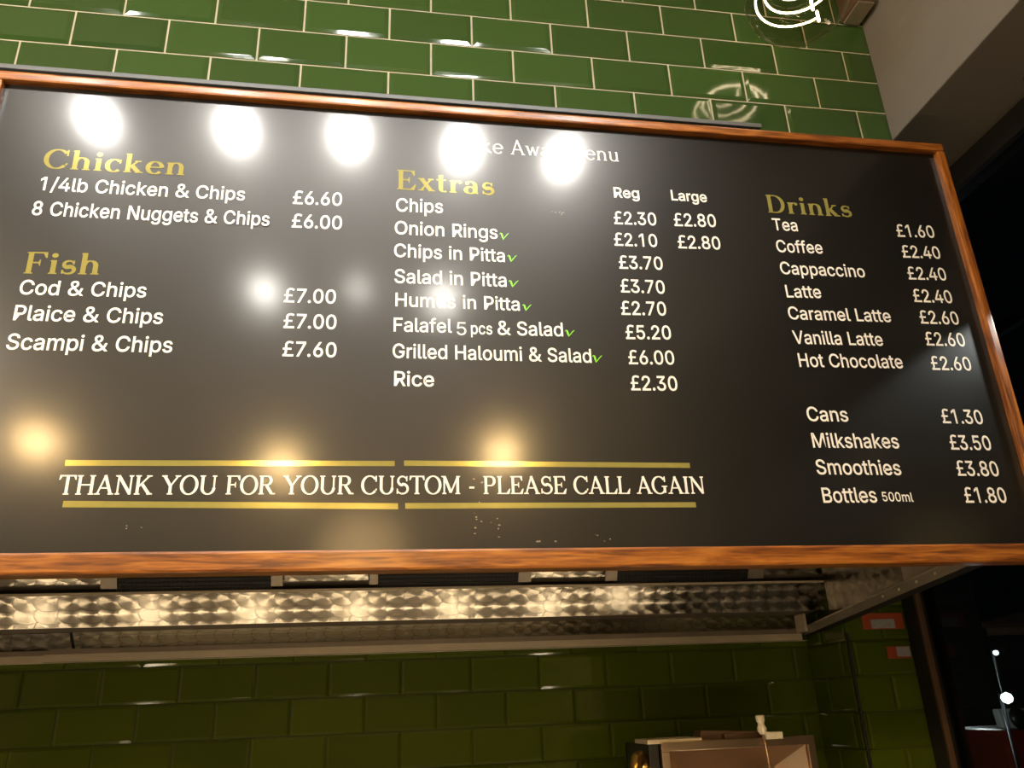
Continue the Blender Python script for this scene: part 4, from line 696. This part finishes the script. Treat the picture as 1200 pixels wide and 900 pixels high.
for (x, y), wh in zip(((43, 520), (330, 545), (588, 532)), ('far left of the closing line', 'on the gold stripe left of centre', 'on the gold stripe right of centre')):
    globe_lamp(reflected(x, y, 1.15), .07, 'warm globe pendant mirrored in the board '+wh, M_WARMF, M_SMOKE, WARM_W, ZC, 'pendant lamps')
def opal_lamp(p, r, m, label):
    t = thing('pendant_lamp', p, label, 'pendant lamp', 'pendant lamps')
    turned('opal_globe', [(.03, r)]+[(r*_s(math.radians(a)), r*_c(math.radians(a))) for a in range(10, 176, 10)]+[(0, -r)], p, m, t, label='glowing opal globe')
    turned('socket', [(.03, r*.97), (.035, r+.06), (.012, r+.09), (0, r+.09)], p, M_BRASS, t)
    tube('cord', [p+Vector((0, 0, r+.08)), Vector((p.x, p.y, ZC))], .004, M_BLACK, t)
opal_lamp(reflected(-150, 400, 1.05), .22, M_FILL_GLOBE, 'big white globe pendant added unseen to lighten the left end of the board')  # unseen lamp added to lift the left side of the board
opal_lamp(reflected(425, 650, .76), .2, M_OPAL, 'big opal globe pendant whose golden glow lies low on the board')

# ------------------------------------------------------------------ appliance in front of the lower tiles
ka = 1.45
ap = thing('grill_cabinet', at(860, 880, ka)+Vector((0, .12, -.52)), 'stainless steel cooking cabinet with recessed front and white knob before the green tiles', 'kitchen appliance')
fl, fr_ = at(773, 875, ka), at(951, 863, ka)
zt_ = (fl.z+fr_.z)/2+.006; xa, xb = fl.x, fr_.x; yf = ka*D; zb = .95
dpt = .20
rw = .020
bm = bmesh.new()
for q in (((xa, zt_-rw), (xb, zt_)), ((xa, zb), (xa+rw, zt_-rw)), ((xb-rw, zb), (xb, zt_-rw))):
    add_box(bm, (q[0][0], yf-.012, q[0][1]), (q[1][0], yf+.004, q[1][1]), .0015)
bm_obj('front_frame', bm, M_COPPER, ap, 'polished outer frame')
bm = bmesh.new()
A_ = [Vector((xa+rw, yf, zt_-rw)), Vector((xb-rw, yf, zt_-rw)), Vector((xb-rw, yf, zb)), Vector((xa+rw, yf, zb))]
i_ = .055
B_ = [Vector((xa+rw+i_, yf+.07, zt_-rw-i_*.9)), Vector((xb-rw-i_, yf+.07, zt_-rw-i_*.9)), Vector((xb-rw-i_, yf+.07, zb+.05)), Vector((xa+rw+i_, yf+.07, zb+.05))]
va = [bm.verts.new(p) for p in A_]; vb = [bm.verts.new(p) for p in B_]
for i in range(4): bm.faces.new((va[i], va[(i+1) % 4], vb[(i+1) % 4], vb[i]))
bm.faces.new(vb)
bm_obj('recessed_panel', bm, M_COPPER, ap, 'sloping recessed panel')
bm = bmesh.new(); add_box(bm, (xa-.026, yf+.004, zb), (xb-.003, yf+dpt, zt_-.004), .002)
bm.faces.ensure_lookup_table(); bm_obj('casing', bm, M_BLACK, ap, 'dark outer casing')
# open the casing behind the recess: replace its body with side, back and top sheets
cs = [c for c in ap.children if c.name.startswith('casing')][0]
bm = bmesh.new()
add_box(bm, (xa-.026, yf+.004, zb), (xa-.002, yf+dpt, zt_-.004), .002); add_box(bm, (xb-.006, yf+.004, zb), (xb-.001, yf+dpt, zt_-.004), .001)
add_box(bm, (xa-.026, yf+dpt-.01, zb), (xb-.001, yf+dpt, zt_-.004), .001)
bmesh.ops.translate(bm, verts=bm.verts[:], vec=-wloc(ap)); bm.to_mesh(cs.data); bm.free()
l0, l1 = at(752, 872, ka), at(822, 866, ka)
box('lid_edge', (xa-.030, yf-.004, zt_-.003), (l1.x, yf+.10, zt_+.007), M_STEEL, ap, 'bright steel lid edge')
m0, m1 = at(820, 868, ka+.02), at(897, 857, ka+.02)
slab('top_bar', (m0, at(899, 869, ka+.02), m1, at(822, 856, ka+.02)), .05, M_BROWN, ap, 'dark bar across the top', .002)
box('lug', (at(852, 868, ka).x, yf+.01, zt_-.002), (at(870, 868, ka).x, yf+.03, zt_+.012), M_BROWN, ap)
k0 = at(897, 868, ka-.01); k1_ = at(915, 858, ka-.01)
box('fixing_block', (k0.x, k0.y-.01, zt_-.004), (k1_.x, k0.y+.012, k1_.z+.002), M_CERAM, ap, 'cream fixing block', .002)
kp = at(894, 861, ka-.01); hh = (at(892, 838, ka-.01)-kp).length
turned('knob', [(0, 0), (.006, .001), (.0105, hh*.18), (.0115, hh*.32), (.008, hh*.50), (.0075, hh*.58), (.0105, hh*.72), (.0108, hh*.95), (.009, hh), (0, hh)], kp, M_CERAM, ap, Vector((-.04, 0, 1)), 'white turned knob')
tube('rod', [kp, at(897, 872, ka-.015), at(902, 899, ka-.02), at(905, 915, ka-.02)], .0028, M_COPPER, ap)
wc = at(754, 900, ka-.01)
turned('side_wheel', [(.012, -.012), (.036, -.012), (.040, -.004), (.040, .004), (.036, .010), (.012, .010), (.012, -.012)], wc+Vector((.0, .02, -.004)), M_BRASS, ap, Vector((.75, -.65, 0)), 'brass rimmed wheel at the side', 32)
ct = thing('counter', (.35, ka*D+.12, 0), 'dark kitchen counter carrying the grill cabinet below the picture', 'counter')
box('worktop', (-1.0, yf-.06, .91), (.93*D, K2*D-.008, .95), M_STEEL, ct); box('base_unit', (-1.0, yf, 0), (.93*D, K2*D-.012, .91), M_BLACK, ct)

# ------------------------------------------------------------------ small things on the wall
M_ORANGE = mat('orange_patch', (.36, .06, .018), .4); M_WHITISH = mottle(mat('whitish_patch', (.32, .34, .36), .4), 120, .45)
def colour_patch(x0, y0_, x1, y1_, label, split):  # thin orange patch with a pale inner patch, set on the tiles
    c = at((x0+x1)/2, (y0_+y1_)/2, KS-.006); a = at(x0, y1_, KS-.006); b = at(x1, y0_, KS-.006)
    t = thing('colour_patch', (c.x, c.y, a.z), label, 'colour_patch', 'patches on the tiled pier')
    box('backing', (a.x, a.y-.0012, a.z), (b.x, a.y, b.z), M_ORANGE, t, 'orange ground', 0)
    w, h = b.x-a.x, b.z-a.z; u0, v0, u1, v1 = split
    box('print', (a.x+w*u0, a.y-.0018, a.z+h*v0), (a.x+w*u1, a.y-.0011, a.z+h*v1), M_WHITISH, t, 'pale inner patch', 0)
colour_patch(1012, 718, 1056, 738, 'larger orange and white patch just under the hood gutter', (.20, .06, .78, .62))
colour_patch(1041, 757, 1065, 772, 'small orange and white patch beside the window frame', (.42, .15, 1.0, .95))
bx = thing('wall_box', (.83*D, K1*D-.06, 1.126*K1*D+CH), 'brown box mounted high in the corner between the tiles and the beam', 'box')
pA = at(986, 27, K1-.005); pB = at(1006, 25, K1-.005)
box('casing', (pA.x, K1*D-.09, pA.z), (min(pB.x, XB-.004), K1*D-.006, pA.z+.22), M_BROWN, bx, bev=.004)
box('base_plate', (pA.x+.004, K1*D-.086, pA.z-.006), (min(pB.x, XB-.004)-.004, K1*D-.010, pA.z+.001), M_STEEL2, bx, bev=.001)

# ------------------------------------------------------------------ night street beyond the glass
M_ASPH = mottle(mat('asphalt', (.015, .015, .016), .7), 10, .3)
struct(box('ground', (XS+.4, -6, -.25), (14, 14, -.1), M_ASPH, bev=0))
M_LAMP = emitter('street_light', (.75, .9, 1), 14); M_RED = mat('red_paint', (.16, .012, .01), .35); M_PALE = mottle(mat('pale_panel', (.5, .5, .46), .4), 9, .25)
def on(px, py, k): return at(px, py, k)
for px_, py_, r, lb in ((1180, 818, .026, 'brighter white lamp low in the dark street beyond the window'), (1167, 765, .018, 'smaller white lamp above it in the dark beyond the window')):
    p = on(px_, py_, 2.6 if r > .02 else 3.9); t = thing('street_lamp', (p.x, p.y, -.1), lb, 'street lamp', 'lamps in the street')
    turned('lamp_head', [(0, -r), (r*.8, -r*.6), (r, 0), (r*.8, r*.6), (0, r)], p, M_LAMP, t, label='glowing head')
    lamp('street_glow', 'POINT', p+Vector((-.15, .35, .10)), 14, (.85, .95, 1), .02, parent=t)
    tube('pole', [(p.x, p.y+r+.012, -.1), (p.x, p.y+r+.012, p.z+.02)], .008, M_BLACK, t)
q = [on(1169, 831, 3.2), on(1232, 829, 3.2), on(1236, 853, 3.2), on(1176, 854, 3.2)]
sg = thing('parked_van', (q[0].x+.5, q[0].y+.1, -.1), 'pale panel over dark red bodywork in the street, at the right edge of the picture', 'vehicle')
slab('bonnet', (q[3], q[2], q[1], q[0]), .05, M_PALE, sg, 'pale panel', .01)
e0 = on(1194, 842, 3.17)
turned('dark_oval', [(0, -.004), (.05, -.003), (.06, .002), (0, .004)], e0, M_BLACK, sg, Vector((0, -1, .2)))
box('body', (q[3].x+.02, q[3].y+.02, -.1), (q[2].x+.3, q[3].y+.6, q[3].z-.004), M_RED, sg, 'dark red body', .03)
# unseen fill lights added below the frame to brighten hood, wall and board
def fill_tube_light(name, a, b, m, label, hang):
    a, b = Vector(a), Vector(b); t = thing(name, ((a.x+b.x)/2, a.y, a.z-.03), label, 'fill light', 'added fill lights')
    box('housing', (a.x-.02, a.y-.03, a.z-.045), (b.x+.02, a.y+.03, a.z-.02), M_CERAM, t)
    tube('tube', [a, b], .014, m, t, 'glowing warm tube', 10)
    for x in (a.x, b.x): box('end_cap', (x-.012, a.y-.016, a.z-.03), (x+.012, a.y+.016, a.z+.018), M_BLACK, t)
def hood_fill_lamp(x, y, z, lb):  # unseen lamp added to light the hood panels from below
    p = Vector((x, y, z)); t = thing('hood_fill_lamp', p-Vector((0, 0, .16)), lb, 'fill lamp', 'added fill lamps under the hood')
    turned('base', [(0, -.16), (.05, -.16), (.05, -.15), (.012, -.14), (.012, -.05)], p, M_BLACK, t)
    turned('shade', [(.02, -.06), (.05, -.03), (.07, .02), (.068, .02), (.048, -.028)], p, M_STEEL, t)
    turned('bulb', [(0, -.05), (.02, -.04), (.032, 0), (.022, .024), (0, .032)], p, M_TUBE2, t, label='glowing warm bulb')
NTH = ('first', 'second', 'third', 'fourth', 'fifth', 'sixth')
for i in range(6):
    hood_fill_lamp(-1.15+.36*i, 1.80, 1.18, NTH[i]+' from the left of the unseen warm fill lamps added to light the hood')
hood_fill_lamp(.97, 1.70, 1.10, 'unseen warm fill lamp added beside the grill cabinet, right of the row')
fill_tube_light('fill_strip', (-.7, .75, 1.12), (1.1, .75, 1.12), M_TUBE, 'warm fill strip added unseen below the frame in front of the board', 0)
# unseen spotlight added under the beam to throw a light wedge on the board
L_ = Vector((1.490, 1.29, 2.37)); q1, q2 = at(1140, 372, 1), at(1010, 450, 1)
al = thing('wedge_fill_light', L_, 'small spotlight added unseen under the beam, raking light across the right end of the board', 'spotlight')
d0 = ((q1+q2)/2-L_).normalized(); n_ = (q1-L_).cross(q2-L_).normalized()
if n_.z < 0: n_ = -n_
HA = 28
ax = (d0*_c(math.radians(HA))-n_*_s(math.radians(HA))).normalized()
turned('lamp_head', [(0, -.07), (.018, -.068), (.024, .0), (.022, .0), (.018, -.01), (0, -.012)], L_, M_BLACK, al, ax)
tube('rod', [L_-ax*.05, L_-ax*.05+Vector((0, 0, .04)), Vector((L_.x, L_.y, ZB))], .005, M_BLACK, al)
lamp('spot_beam', 'SPOT', L_+ax*.004, 4.6, (.95, 1, .96), .012, L_+ax, HA*2, .25, al)
